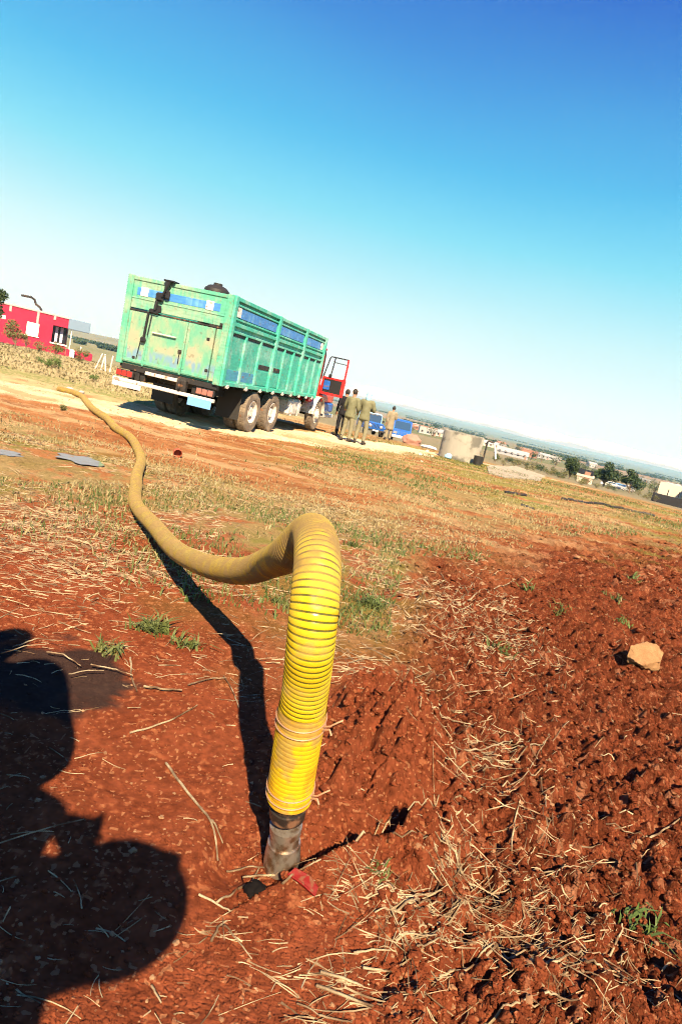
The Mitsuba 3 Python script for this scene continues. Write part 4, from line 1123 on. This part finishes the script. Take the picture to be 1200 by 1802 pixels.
def person_at(px, py, dist, face, label, *a, **kw):
    q = along(px, py, dist)
    return person(q, face - math.atan2(q[0], q[1]), label, *a, **kw)      # face 0: looking away from the eye


def fold(d, y0=.16): return ((d * .27, .02, 1.16), (-d * .02, .20, 1.18 + .03 * d))


person_at(595, 767, 22.6, .4, 'person in dark clothes standing half hidden behind a man in olive by the truck', 'cloth_black', 'cloth_black', s=.93)
person_at(607, 771, 21.0, -.5, 'person in olive jacket and khaki trousers reaching out an arm beside the open truck door', 'cloth_olive', 'cloth_khaki', s=.95, stance=.12,
          arms={-1: ((-.30, .08, 1.16), (-.40, .30, 1.06)), 1: ((.25, .0, 1.14), (.16, .20, 1.02))}, stride=.05)
person_at(632, 774, 21.0, -.35, 'person in olive jacket and pale blue head scarf with folded arms', 'cloth_olive', 'cloth_khaki', s=.95, head_cover='cloth_pale_blue', stance=.15,
          arms={-1: ((-.27, .02, 1.15), (-.05, .18, 1.10)), 1: ((.28, .06, 1.17), (.10, .20, 1.16))})
person_at(680, 776, 35.0, .2, 'person with dark hair in a long tan coat standing alone beside the blue jeep', 'cloth_tan', 'cloth_tan', s=1.03, top_long=.25,
          arms={-1: ((-.25, -.02, 1.14), (-.22, .05, .90)), 1: ((.24, .04, 1.15), (.06, .20, 1.12))})
# unseen photographer, scaled up and bent over so that it casts the big shadow
def on(x, y): return (x, y, float(height(np.array([x]), np.array([y]))[0]))


ph = person(on(-1.05, -.23), 0, 'unseen oversized photographer in dark padded jacket bent over to shape the big shadow', 'cloth_navy', 'cloth_navy', s=1.32, fine=.024, bulk=1.5, bend=1.25, head_cover='cloth_navy', hood=1.3,
            arms={-1: ((-.27, .10, 1.20), (-.07, .20, 1.45)), 1: ((.27, .10, 1.20), (.07, .20, 1.45))})
person(on(-1.06, .62), .0, 'tall unseen person in dark clothes added beside the photographer to fill out the shadow', 'cloth_navy', 'cloth_navy', s=1.15, bulk=1.9, fine=.03, stance=.09,  # added out of view to extend the upper part of the shadow
       arms={-1: ((-.22, -.03, 1.14), (-.20, .0, .90)), 1: ((.37, -.03, 1.12), (.30, .06, 1.00))})
kc = thing('camera_body', 'black camera held upright in outstretched hands', 'camera')
obj('body', box(-.055, .055, -.115, -.05, 1.425, 1.575, .012), 'black_rubber', kc, 30)
lb = lathe([(.0, 0), (.036, 0), (.038, .005), (.036, .03), (.034, .036), (.030, .036), (.026, .02), (.0, .018)], 28)
lb.apply_transform(frame(0, -.05, 1.5, 0, 1, -math.pi / 2)); obj('lens', lb, 'black_rubber', kc, 30)
obj('viewfinder', box(-.075, -.055, -.10, -.06, 1.47, 1.53, .008), 'black_rubber', kc, 30)

# ---------------------------------------------------------------- the red house on the left slope
hq = along(114, 621, 66.0)
hz_ = math.atan2(hq[0], hq[1])
HM = frame(hq[0], hq[1], hq[2] - .25, -hz_ + .05)
rh = thing('red_house', 'single storey red house with slate canopy at its corner beyond the dry slope', 'house')


def hp(name, mesh, bsdf, parent=None, label=None): return obj(name, mesh, bsdf, parent or rh, 30, HM, label)


HH = 3.55
hp('wall', cat(box(-11, -1.25, 0, 7, 0, HH), box(-1.25, .0, .9, 7, 0, HH), box(-1.25, 0, 0, .9, 0, 1.25), box(-1.25, 0, 0, .9, 2.75, HH)), 'house_red')
hp('parapet', cat(box(-11.1, .08, -.08, 7.1, HH, HH + .15, .02)), 'house_pink')
for x, l_ in ((-2.55, 1.0), (-4.75, .5), (-1.2, .35)): hp('pilaster', box(x - .10, x + .10, -.07, -.002, HH - l_, HH, .02), 'house_pink')
hp('canopy', cat(box(-.05, 1.75, -.6, 5, 2.72, 3.62, .03)), 'roof_slate', label='grey blue slate canopy over the corner')
w_ = hp('corner_window', cat(box(-1.2, -.05, .80, .86, 1.27, 2.74)), 'window_dark')
for x in (-.88, -.45): hp('curtain', box(x - .13, x + .13, .74, .79, 1.3, 2.7, .02), 'curtain', w_)
hp('window_post', cat(box(-.06, .02, -.02, .06, 1.25, 2.75), box(-.66, -.60, .70, .76, 1.25, 2.75)), 'window_dark', w_)
hp('sill', box(-1.35, .08, -.12, .1, 1.12, 1.25, .02), 'trim_white', w_)
w2 = hp('white_window', box(-3.35, -2.35, -.06, -.002, 1.45, 2.55, .02), 'trim_white', label='square white shuttered window on the red wall')
hp('frame', cat(box(-3.45, -2.25, -.09, -.06, 1.35, 1.43), box(-2.88, -2.82, -.075, -.061, 1.46, 2.54)), 'trim_white', w2)
for (x, z, w1, h1) in ((-6.0, 2.5, .40, .14), (-5.2, 2.45, .28, .16), (-6.2, 3.2, .12, .2), (-6.2, 1.6, .14, .22), (-6.25, .95, .15, .25)): hp('white_block', box(x - w1, x + w1 * .6, -.05, -.002, z - h1, z + h1, .02), 'trim_white')
hp('doorway', box(-8.3, -6.6, -.03, -.002, .0, 2.3), 'window_dark')
pw = hp('porch_wall', cat(box(.05, 2.3, -.4, -.2, 0, .95, .02), box(2.1, 2.3, -.2, 4.5, 0, .95, .02)), 'house_red')
hp('porch_post', cat(box(.25, .33, -.38, -.3, .9, 2.75), box(1.2, 1.28, -.38, -.3, .95, 1.4)), 'trim_white')
hp('gate_pillar', box(.35, .75, -.9, -.5, 0, 1.0, .02), 'trim_white')
hp('roof_pipe', tube([(-2.3, 1.2, HH + .2), (-2.5, 1.2, HH + .45), (-2.85, 1.2, HH + .65), (-3.0, 1.2, HH + 1.0), (-3.3, 1.2, HH + 1.15), (-4.1, 1.2, HH + 1.1)], .10, 8), 'chassis_black', label='bent dark pipe standing on the flat roof')


# ---------------------------------------------------------------- shrubs and trees
def leaves(cs, rs, n, size, seed):
    r = np.random.default_rng(seed)
    cs, rs = np.asarray(cs, float), np.asarray(rs, float)
    w = np.prod(rs, 1) ** (2 / 3); idx = r.choice(len(cs), n, p=w / w.sum())
    d = r.normal(size=(n, 3)); d /= np.linalg.norm(d, axis=1, keepdims=True)
    p = cs[idx] + d * rs[idx] * (r.random((n, 1)) ** .45)
    a = r.normal(size=(n, 3)); a /= np.linalg.norm(a, axis=1, keepdims=True)
    b = np.cross(a, r.normal(size=(n, 3))); b /= np.linalg.norm(b, axis=1, keepdims=True)
    s = size * (.5 + r.random((n, 1)))
    v = np.stack([p - a * s, p - b * s * .5, p + a * s, p + b * s * .5], 1).reshape(-1, 3)
    f = np.array([[0, 1, 2], [0, 2, 3]])
    return trimesh.Trimesh(v, (f[None] + (np.arange(n) * 4)[:, None, None]).reshape(-1, 3), process=False)


def tree(q, h, wd, label, bsdf='leaf_dark', name='tree', trunk=.3, n=1400, seed=0, tall=False, group=None, cat_='tree', sparse=1.0):
    r = np.random.default_rng(seed + 100)
    k = thing(name, label, cat_, group)
    q = np.asarray(q, float)
    top = h * (trunk + .25)
    ms = [tube([q + (0, 0, -.1), q + (.02 * h, 0, h * trunk), q + (-.01 * h, .01 * h, top)], [h * .035, h * .026, h * .012], 8)]
    cs, rs = [], []
    m_ = 9 if not tall else 7
    for i_ in range(m_):
        if tall: c = q + (r.normal(0, wd * .08), r.normal(0, wd * .08), h * (trunk + (1 - trunk) * (i_ + .5) / m_)); rad = wd * .5 * (1 - .75 * (i_ / m_)) * np.array([1, 1, 1.6])
        else:
            a = r.random() * 6.28; e = r.random() ** .6 * .36 * wd
            c = q + (e * math.cos(a), e * math.sin(a), h * (trunk + (1 - trunk) * (.22 + .6 * r.random()))); rad = wd * r.uniform(.16, .30) * np.array([1, 1, .8])
        cs.append(c); rs.append(rad)
        ms.append(tube([q + (0, 0, h * trunk * .9), (q + (0, 0, h * trunk) + c) / 2 + (0, 0, -.04 * h), c], [h * .016, h * .011, h * .004], 6))
    obj('trunk', cat(*ms), 'bark', k, 30)
    obj('crown', leaves(cs, rs, int(n * sparse), max(wd * .045, .02), seed), bsdf, k)
    return k


def tree_px(px, py, hp_, wp, dist, label, **kw):
    q = along(px, py, dist); s = dist / FPX
    return tree(q, hp_ * s, wp * s, label, seed=int(px * 3 + py), **kw)


tree_px(-17, 600, 92, 50, 58, 'dark tree cut by the left edge in front of the red house', bsdf='leaf_dark', n=2600)
tree_px(24, 622, 42, 36, 46, 'dark bushy shrub below the left part of the red house', bsdf='leaf_olive', name='shrub', cat_='shrub', trunk=.22, n=900)
tree_px(45, 615, 26, 18, 50, 'small thin shrub to the right of the dark bushy shrub', bsdf='leaf_olive', name='shrub', cat_='shrub', trunk=.2, n=300)
tree_px(70, 618, 18, 24, 56, 'low round shrub against the red wall under the white window', bsdf='leaf_olive', name='shrub', cat_='shrub', trunk=.1, n=400)
tree_px(94, 645, 26, 26, 38, 'young green tree with a thin trunk on the dry slope', bsdf='leaf_green', name='shrub', cat_='shrub', trunk=.42, n=500)
tree_px(143, 636, 22, 26, 44, 'olive shrub below the porch wall of the red house', bsdf='leaf_olive', name='shrub', cat_='shrub', trunk=.1, n=600)
tree_px(88, 668, 15, 28, 27, 'low bright green bush on the slope behind the track', bsdf='leaf_green', name='bush', cat_='shrub', trunk=.05, n=700)
tree_px(68, 660, 9, 18, 29, 'flat green bush left of a brighter green one', bsdf='leaf_green', name='bush', cat_='shrub', trunk=.05, n=300)
tree_px(163, 682, 15, 18, 24, 'small green bush just left of the truck', bsdf='leaf_green', name='bush', cat_='shrub', trunk=.05, n=400)
tree_px(110, 727, 9, 14, 13.5, 'tiny grey green tuft on the pale track', bsdf='leaf_olive', name='tuft', cat_='shrub', trunk=.05, n=200)
q = along(178, 648, 36)
k = thing('wooden_trestle', 'pale wooden stakes leaning together on the slope left of the truck', 'trestle')
for dx, e in ((-.25, .0), (.0, .05), (.2, .0), (.38, .35)): obj('stake', bar(q + (dx * 1.2, 0, 0), q + (dx * .3 + e, .1, .85), .035, 6), 'bumper_grey', k, 30)
for n, (px, py, s, lab) in enumerate(((122, 688, 17, 'larger white stone at the far end of the hose'), (143, 693, 12, 'smaller white stone right of the far end of the hose'))):
    q = snap(px, py); w = s * mpp(q) * .5
    ms = faceted(70 + n, 14, (1, .7, .6)); ms.apply_transform(frame(q[0], q[1], q[2] + w * .3, n, w)); solo('white_stone', ms, 'plaster_white', lab, 'stone')
for n, (px, py, s) in enumerate(((738, 800, 9), (752, 796, 8), (760, 804, 8), (742, 812, 6))):
    q = snap(px, py); w = s * mpp(q) * .6
    ms = faceted(90 + n, 14, (1, .7, .6)); ms.apply_transform(frame(q[0], q[1], q[2] + w * .3, n, w)); solo('rubble_stone', ms, 'plaster_cream', 'pale rubble stone in the grass left of the concrete well ring', 'stone', 'rubble left of the well ring')

# ---------------------------------------------------------------- well ring and things round it
q = along(806, 806, 26.4)
rw = .80
wr = lathe([(rw - .11, -.1), (rw, -.1), (rw, 1.06), (rw - .02, 1.09), (rw - .10, 1.09), (rw - .12, 1.06), (rw - .12, -.1), (rw - .11, -.1)], 48)
wr = trimesh.Trimesh(*trimesh.remesh.subdivide(wr.vertices, wr.faces), process=False)
v = np.array(wr.vertices); v += (meshkit.fbm(v * 5, 3, 2)[:, None] - .5) * .03; wr = trimesh.Trimesh(v, wr.faces, process=False)
wr.apply_translation(q)
solo('well_ring', wr, 'concrete', 'short wide concrete well ring with dark patches', 'well', smooth=40)
b = along(838, 820, 25.5)
k = thing('bucket', 'small black bucket at the right foot of the concrete well ring', 'bucket')
obj('wall', lathe([(0, 0), (.14, 0), (.18, .36), (.17, .36), (.13, .02), (0, .02)], 24).apply_translation(b), 'black_rubber', k, 30)
obj('handle', tube([b + (.175 * math.cos(a), .0, .36 + .12 * math.sin(a)) for a in np.linspace(0, math.pi, 12)], .006, 6), 'wire', k, 30)
b = along(788, 806, 25.2)
k_ = lump(3, 2, .4); k_.apply_scale(.14); k_.apply_translation(b + (0, 0, .1)); solo('plastic_bag', k_, 'cloth_pale_blue', 'crumpled pale blue bag at the left foot of the well ring', 'bag', smooth=True)
b = along(852, 800, 27.5)
k = thing('standpipe', 'thin bent standpipe behind the right side of the well ring', 'pipe')
obj('pipe', tube([b + (0, 0, 0), b + (0, 0, .95), b + (.04, 0, 1.0), b + (.30, 0, .98)], .035, 8), 'chassis_black', k, 30)
obj('strut', bar(b + (.28, 0, .98), b + (.50, 0, .35), .04, 6), 'white_sheet', k, 30)
# pale slab and dark pipe on the right
solo('concrete_slab', drape([(856, 822), (905, 819), (960, 838), (950, 848), (880, 840), (860, 834)], .12, .03, .10, .0), 'slab_grey', 'flat pale concrete slab in the grass right of the well ring', 'slab')


def ground_pipe(pxs, r, label):
    g = np.array([snap(a, b, r * .9) for a, b in pxs])
    p, _ = spline(g, 60) if len(g) > 2 else (np.linspace(g[0], g[1], 30), 0)
    p[:, 2] = heights(p[:, :2]) + r * .8
    solo('dark_pipe', tube(p, r, 10), 'chassis_black', label, 'pipe', smooth=30)


ground_pipe([(988, 880), (1050, 888), (1100, 897), (1152, 909)], .035, 'long dark pipe lying in the grass at the right')
ground_pipe([(888, 869), (925, 874)], .035, 'short dark pipe lying left of a longer one on orange soil')
ground_pipe([(916, 889), (940, 895)], .03, 'shortest dark pipe piece, nearest on the orange soil')
q = along(724, 780, 50)
wb = lump(8, 3, .3, .55); wb.apply_transform(frame(q[0], q[1], q[2] + .22, .2, .72)); wb.vertices[:, 2] = q[2] + (wb.vertices[:, 2] - q[2]) * 1.25; v = np.array(wb.vertices); v[:, 2] = np.maximum(v[:, 2], q[2] - .05); wb = trimesh.Trimesh(v, wb.faces, process=False)
solo('red_heap', wb, 'pinkish_wall', 'low pinkish red heap right of the blue van', 'heap', smooth=40)
for n, (px, d, s) in enumerate(((755, 47, 1.0),)):
    q = along(px, 783, d); ws = lump(15, 3, .3, .25); ws.apply_transform(frame(q[0], q[1], q[2] + .1, .2, .6)); solo('white_sheet', ws, 'white_sheet', 'crumpled white sheet left of the concrete well ring', 'sheet', smooth=40)


# ---------------------------------------------------------------- vehicles in the distance
def small_wheel(k, M, x, y, r, w):
    m_ = frame(x, y, r); t_ = lathe([(r * .55, -w / 2), (r * .9, -w / 2), (r, -w / 3), (r, w / 3), (r * .9, w / 2), (r * .55, w / 2), (r * .55, -w / 2)], 24, 'x')
    kk = obj('wheel', t_, 'black_rubber', k, 30, M @ m_)
    obj('rim', lathe([(r * .56, -w * .35), (r * .2, -w * .45), (0, -w * .45)], 20, 'x') + lathe([(r * .56, w * .35), (r * .2, w * .45), (0, w * .45)], 20, 'x'), 'chrome', kk, 30, M @ m_)


def profile(pts, w):
    m_ = trimesh.creation.extrude_polygon(shapely.Polygon(pts), w)          # profile in (y, z), width along x
    v = np.array(m_.vertices); m_ = trimesh.Trimesh(np.stack([v[:, 2] - w / 2, v[:, 0], v[:, 1]], 1), m_.faces)
    m_.fix_normals(); return m_


def jeep(q, rz, label):
    k = thing('jeep', label, 'jeep'); M = frame(q[0], q[1], q[2], rz)
    o = lambda n, m_, b, p=None: obj(n, m_, b, p or k, 30, M)
    o('body', cat(profile([(-1.9, .5), (1.6, .5), (1.7, .7), (1.7, 1.0), (.6, 1.05), (.5, 1.1), (-1.9, 1.1)], 1.5), box(-.62, .62, .5, 1.72, .98, 1.12, .05)), 'cab_blue')
    for s in (-1, 1): o('wing', box(s * .72 - .16, s * .72 + .16, .85, 1.75, .72, .86, .04), 'cab_blue')
    o('roof', cat(box(-.72, .72, -1.85, .35, 1.72, 1.79, .03), *[bar((s * .7, y, 1.1), (s * .68, y - .1, 1.75), .035) for s in (-1, 1) for y in (.5, -.6, -1.8)]), 'cloth_pale_blue')
    o('windscreen', box(-.66, .66, .47, .49, 1.12, 1.68), 'vehicle_glass')
    for s in (-1, 1):
        hl = lathe([(0, 0), (.10, 0), (.12, .03), (.09, .05), (0, .06)], 20).apply_transform(frame(s * .45, 1.71, .84, 0, 1, -math.pi / 2)); o('headlight', hl, 'chrome')
        for y in (1.25, -1.2): small_wheel(k, M, s * .68, y, .38, .24)
        o('mirror', box(s * .86 - .08, s * .86 + .08, .45, .5, 1.2, 1.35, .02), 'cab_trim')
    for x in np.linspace(-.28, .28, 6): o('grille_bar', box(x - .02, x + .02, 1.70, 1.715, .7, .98), 'cab_trim')
    o('bumper', box(-.85, .85, 1.72, 1.86, .44, .58, .03), 'chassis_black'); o('plate', box(-.25, .25, 1.862, 1.87, .46, .57), 'paint_white')


def van(q, rz, label):
    k = thing('van', label, 'van'); M = frame(q[0], q[1], q[2], rz)
    o = lambda n, m_, b, p=None: obj(n, m_, b, p or k, 30, M)
    o('body', profile([(-2.1, .35), (1.9, .35), (2.0, .6), (1.95, 1.0), (1.75, 1.15), (1.25, 1.85), (1.0, 1.95), (-2.0, 1.95), (-2.1, 1.8)], 1.62), 'cab_blue')
    ws = profile([(1.74, 1.17), (1.765, 1.17), (1.275, 1.82), (1.25, 1.82)], 1.4); o('windscreen', ws, 'vehicle_glass')
    for s in (-1, 1):
        o('side_window', box(s * .812 - .006, s * .812 + .006, .3, 1.2, 1.2, 1.75), 'vehicle_glass')
        o('headlight', box(s * .6 - .17, s * .6 + .17, 1.97, 2.02, .72, .9, .02), 'chrome')
        for y in (1.3, -1.3): small_wheel(k, M, s * .72, y, .32, .2)
    o('bumper', box(-.84, .84, 1.95, 2.1, .35, .6, .05), 'paint_white'); o('plate', box(-.25, .25, 2.102, 2.11, .42, .53), 'paint_white')


def car(q, rz, label, col, group=None):
    k = thing('car', label, 'car', group); M = frame(q[0], q[1], q[2], rz)
    o = lambda n, m_, b, p=None: obj(n, m_, b, p or k, 30, M)
    o('body', profile([(-2.1, .3), (2.05, .3), (2.1, .6), (1.9, .82), (.9, .92), (.3, 1.38), (-1.1, 1.42), (-1.7, 1.0), (-2.1, .95)], 1.66), col)
    o('windscreen', profile([(.9, .94), (.93, .94), (.34, 1.36), (.31, 1.36)], 1.4), 'vehicle_glass')
    for s in (-1, 1):
        o('side_window', profile([(.7, .96), (.25, 1.31), (-1.05, 1.34), (-1.5, 1.0)], .02).apply_translation((s * .832, 0, 0)), 'vehicle_glass')
        for y in (1.3, -1.3): small_wheel(k, M, s * .74, y, .31, .2)


q = along(647, 770, 54); jeep(q, math.pi - math.atan2(q[0], q[1]) + .25, 'blue jeep facing the view behind the group of people')
q = along(699, 778, 60); van(q, math.pi - math.atan2(q[0], q[1]) + .1, 'blue van with wide windscreen right of the person in a tan coat')
for n, (px, py, d, col, lab) in enumerate(((1072, 853, 175, 'paint_white', 'white car, leftmost of the cars by the trees on the right'), (1086, 853, 190, 'plate_blue', 'pale blue car between a white and a grey one by the trees'), (1101, 859, 170, 'roof_grey', 'grey car, rightmost of the cars by the trees on the right'))):
    q = along(px, py, d); car(q, 1.3 + n * .3, lab, col)

# ---------------------------------------------------------------- trees, scrub and village down the slope on the right
tree_px(1000, 845, 36, 34, 120, 'leftmost of three dark round trees beyond the field on the right', n=2200, trunk=.15)
tree_px(1060, 858, 42, 44, 135, 'middle and widest of three dark round trees beyond the field', n=2600, trunk=.15)
tree_px(1107, 864, 40, 36, 125, 'rightmost of three dark round trees beyond the field', n=2200, trunk=.15)
tree_px(1040, 848, 20, 16, 150, 'small dark tree in the gap left of the widest round tree', n=700, trunk=.15)
tree_px(1154, 878, 38, 9, 95, 'slim dark cypress at the left end of the black shed', n=900, trunk=.08, tall=True, name='cypress')
tree_px(1165, 876, 30, 8, 98, 'second slim cypress, close to the left end of the black shed', n=800, trunk=.08, tall=True, name='cypress')
tree_px(1200, 882, 40, 14, 92, 'dark cypress at the right edge behind the black shed', n=900, trunk=.08, tall=True, name='cypress')
r7 = np.random.default_rng(71)
for n in range(64):
    px = r7.uniform(860, 1190) if n > 26 else r7.uniform(865, 1000); py = 812 + (px - 865) * .235 + r7.uniform(-8, 6); d = r7.uniform(62, 190)
    tree_px(px, py, r7.uniform(6, 13), r7.uniform(9, 20), d, f'low {"olive brown" if n % 3 else "dark green"} scrub bush on the slope beyond the concrete slab', bsdf='leaf_olive' if n % 3 else 'leaf_dark', name='scrub_bush', cat_='shrub', group='scrub bushes on the slope', trunk=.08, n=260)


def far_house(q, rz, w, d, h, col, roofc, label, group=None, flat=False):
    k = thing('village_house', label, 'house', group); M = frame(q[0], q[1], q[2] - .5, rz)
    o = lambda n, m_, b, p=None: obj(n, m_, b, p or k, False, M)
    wl = o('wall', box(-w / 2, w / 2, -d / 2, d / 2, 0, h), col)
    if flat: o('roof', cat(box(-w / 2 - .15, w / 2 + .15, -d / 2 - .15, d / 2 + .15, h, h + .35)), roofc)
    else:
        rf = profile([(-d / 2 - .4, h), (d / 2 + .4, h), (0, h + d * .28)], w + .6); o('roof', rf, roofc)
    nw = max(2, int(w / 3))
    for i_ in range(nw):
        x = -w / 2 + (i_ + .5) * w / nw
        o('window', box(x - .55, x + .55, -d / 2 - .05, -d / 2 - .005, 1.5, 2.7), 'window_dark', wl)
    o('door', box(w / 2 - 1.3, w / 2 - .4, -d / 2 - .06, -d / 2 - .01, .5, 2.4), 'roof_dull', wl)


q = along(1026, 852, 112); far_house(q, -.4, 2.3, 2.0, 1.5, 'plaster_cream', 'plaster_cream', 'small cream hut between two dark round trees', flat=True)
q = along(900, 803, 330); far_house(q, -.3, 15, 7, 2.2, 'roof_grey', 'plaster_white', 'long low white roofed building beyond the well ring')
VIL = [(752, 758, 420), (771, 757, 450), (738, 764, 520), (790, 766, 520), (845, 777, 600), (862, 782, 520), (930, 802, 480), (955, 806, 560), (975, 812, 620), (918, 795, 700), (1010, 818, 700), (1040, 822, 820), (708, 747, 520), (690, 741, 640), (725, 752, 560), (880, 786, 760), (1130, 850, 600), (1180, 866, 520), ]
for n, (px, py, d) in enumerate(VIL):
    q = along(px, py, d)
    far_house(q, r7.uniform(-.8, .6), r7.uniform(7, 13), r7.uniform(6, 9), r7.uniform(2.8, 5.2), ['plaster_white', 'plaster_cream', 'brick_dull', 'plaster_white'][n % 4], ['roof_dull', 'roof_grey', 'plaster_white'][n % 3], f"small {['white', 'cream', 'dull red', 'white'][n % 4]} village house with {'flat' if n % 2 == 0 else 'pitched'} {['brown', 'grey', 'white'][n % 3]} roof down on the plain", 'village houses on the plain', flat=n % 2 == 0)
for n in range(70):
    d = float(np.exp(r7.uniform(math.log(260), math.log(1500)))); a = math.radians(r7.uniform(2, 30)); x_, y_ = d * math.sin(a), d * math.cos(a)
    z_ = float(height(np.array([x_]), np.array([y_]))[0])
    tree((x_, y_, z_), r7.uniform(3, 7), r7.uniform(4, 9), 'dark tree among the far village houses', bsdf='leaf_dark', group='trees among the village houses', trunk=.12, n=160, seed=900 + n)
# dark shed with pale wall at the right edge
q = along(1172, 886, 88); M = frame(q[0], q[1], q[2] - .2, -.36)
k = thing('black_shed', 'low black open shed with a pale wall behind at the right edge', 'shed')
s_ = 88 / FPX
for nm, m_, b_ in (('base_wall', box(-1.7, 2.4, -.6, .6, .0, 1.25), 'cab_trim'), ('back_wall', box(-1.2, 1.5, 1.2, 1.35, .2, 2.7), 'plaster_cream'), ('side_panel', box(1.6, 2.4, -.58, .9, 1.26, 2.6), 'cab_trim')): obj(nm, m_, b_, k, False, M)
for x in (-1.6, -.2, 1.0): obj('post', box(x - .05, x + .05, -.5, -.4, 1.25, 2.0), 'cab_trim', k, False, M)
# dark tree belts on the far plain: cannot be counted
pts, hs_ = [], []
for (d, a0, a1, n) in ((900, 3, 30, 260), (1500, 6, 30, 420), (2300, -4, 30, 600), (3600, 0, 30, 700), (700, -24, -17, 200), (1200, -26, -14, 300)):
    a = np.radians(r7.uniform(a0, a1, n)); dd = d * (1 + .05 * np.sin(a * 37 + d) + r7.normal(0, .012, n)); keep = meshkit.noise(np.stack([a * 40, a * 0 + d, a * 0], -1), 3) > .42
    pts.append(np.stack([dd * np.sin(a), dd * np.cos(a)], 1)[keep])
pts = np.vstack(pts); zz = heights(pts); big = np.hypot(pts[:, 0], pts[:, 1])
c3 = np.c_[pts, zz + 2.2]
solo('far_trees', leaves(c3, np.tile([5.0, 5.0, 3.2], (len(c3), 1)), len(c3) * 16, 1.7, 5), 'leaf_dark', 'dark belts of trees across the far plain', 'trees', kind='stuff')

# snowy range far behind the plain
az_ = np.radians(np.linspace(-8, 44, 240)); rk = np.linspace(0, 1, 24)
AZ_, RK_ = np.meshgrid(az_, rk, indexing='ij')
D_ = 13200 + 3600 * RK_
px_, py_ = D_ * np.sin(AZ_), D_ * np.cos(AZ_)
pn_ = np.stack([px_ / 1500, py_ / 1500, 0 * px_], -1)
crest = np.sin(np.clip(RK_, 0, 1) * np.pi) ** .9
H_ = -90 + crest * (150 + 330 * meshkit.fbm(pn_, 5, 23)) * np.clip((np.degrees(AZ_) + 8) / 8, 0, 1)
MTOP = max(float(H_.max()), float(V[:, 2].max()), 12.0)
n_ = len(rk); i_, j_ = np.meshgrid(np.arange(len(az_) - 1), np.arange(n_ - 1), indexing='ij')
fq_ = np.stack([i_ * n_ + j_, (i_ + 1) * n_ + j_, (i_ + 1) * n_ + j_ + 1, i_ * n_ + j_ + 1], -1).reshape(-1, 4)
mat('snow_rock', mikit.proc(lambda p, n, uv: mix((.20, .19, .18), (.82, .82, .84), smoothstep(10.0, 90.0, p.z + 160 * (fbm(p.x / 700, p.y / 700, 0.0, 4) - .5)))), .9, spec=.05)
struct('hills', trimesh.Trimesh(np.stack([px_, py_, H_], -1).reshape(-1, 3), np.vstack([fq_[:, [0, 1, 2]], fq_[:, [0, 2, 3]]]), process=False), 'snow_rock', True)

# ---------------------------------------------------------------- haze
scene['air'] = {'type': 'homogeneous', 'albedo': {'type': 'rgb', 'value': [.70, .92, .99]}, 'sigma_t': {'type': 'rgb', 'value': [5e-5, 8.5e-5, 13e-5]}}
ztop = MTOP + 10
zbot = float(V[:, 2].min()) - 1.5
scene['haze'] = {'type': 'cube', 'to_world': T4().translate([0, 0, (ztop + zbot) / 2]).scale([19500, 19500, (ztop - zbot) / 2]), 'bsdf': {'type': 'null'}, 'interior': {'type': 'ref', 'id': 'air'}}
labels['haze'] = {'label': 'thin blue haze over the far plain', 'category': 'haze', 'kind': 'stuff'}
scene['camera']['medium'] = {'type': 'ref', 'id': 'air'}
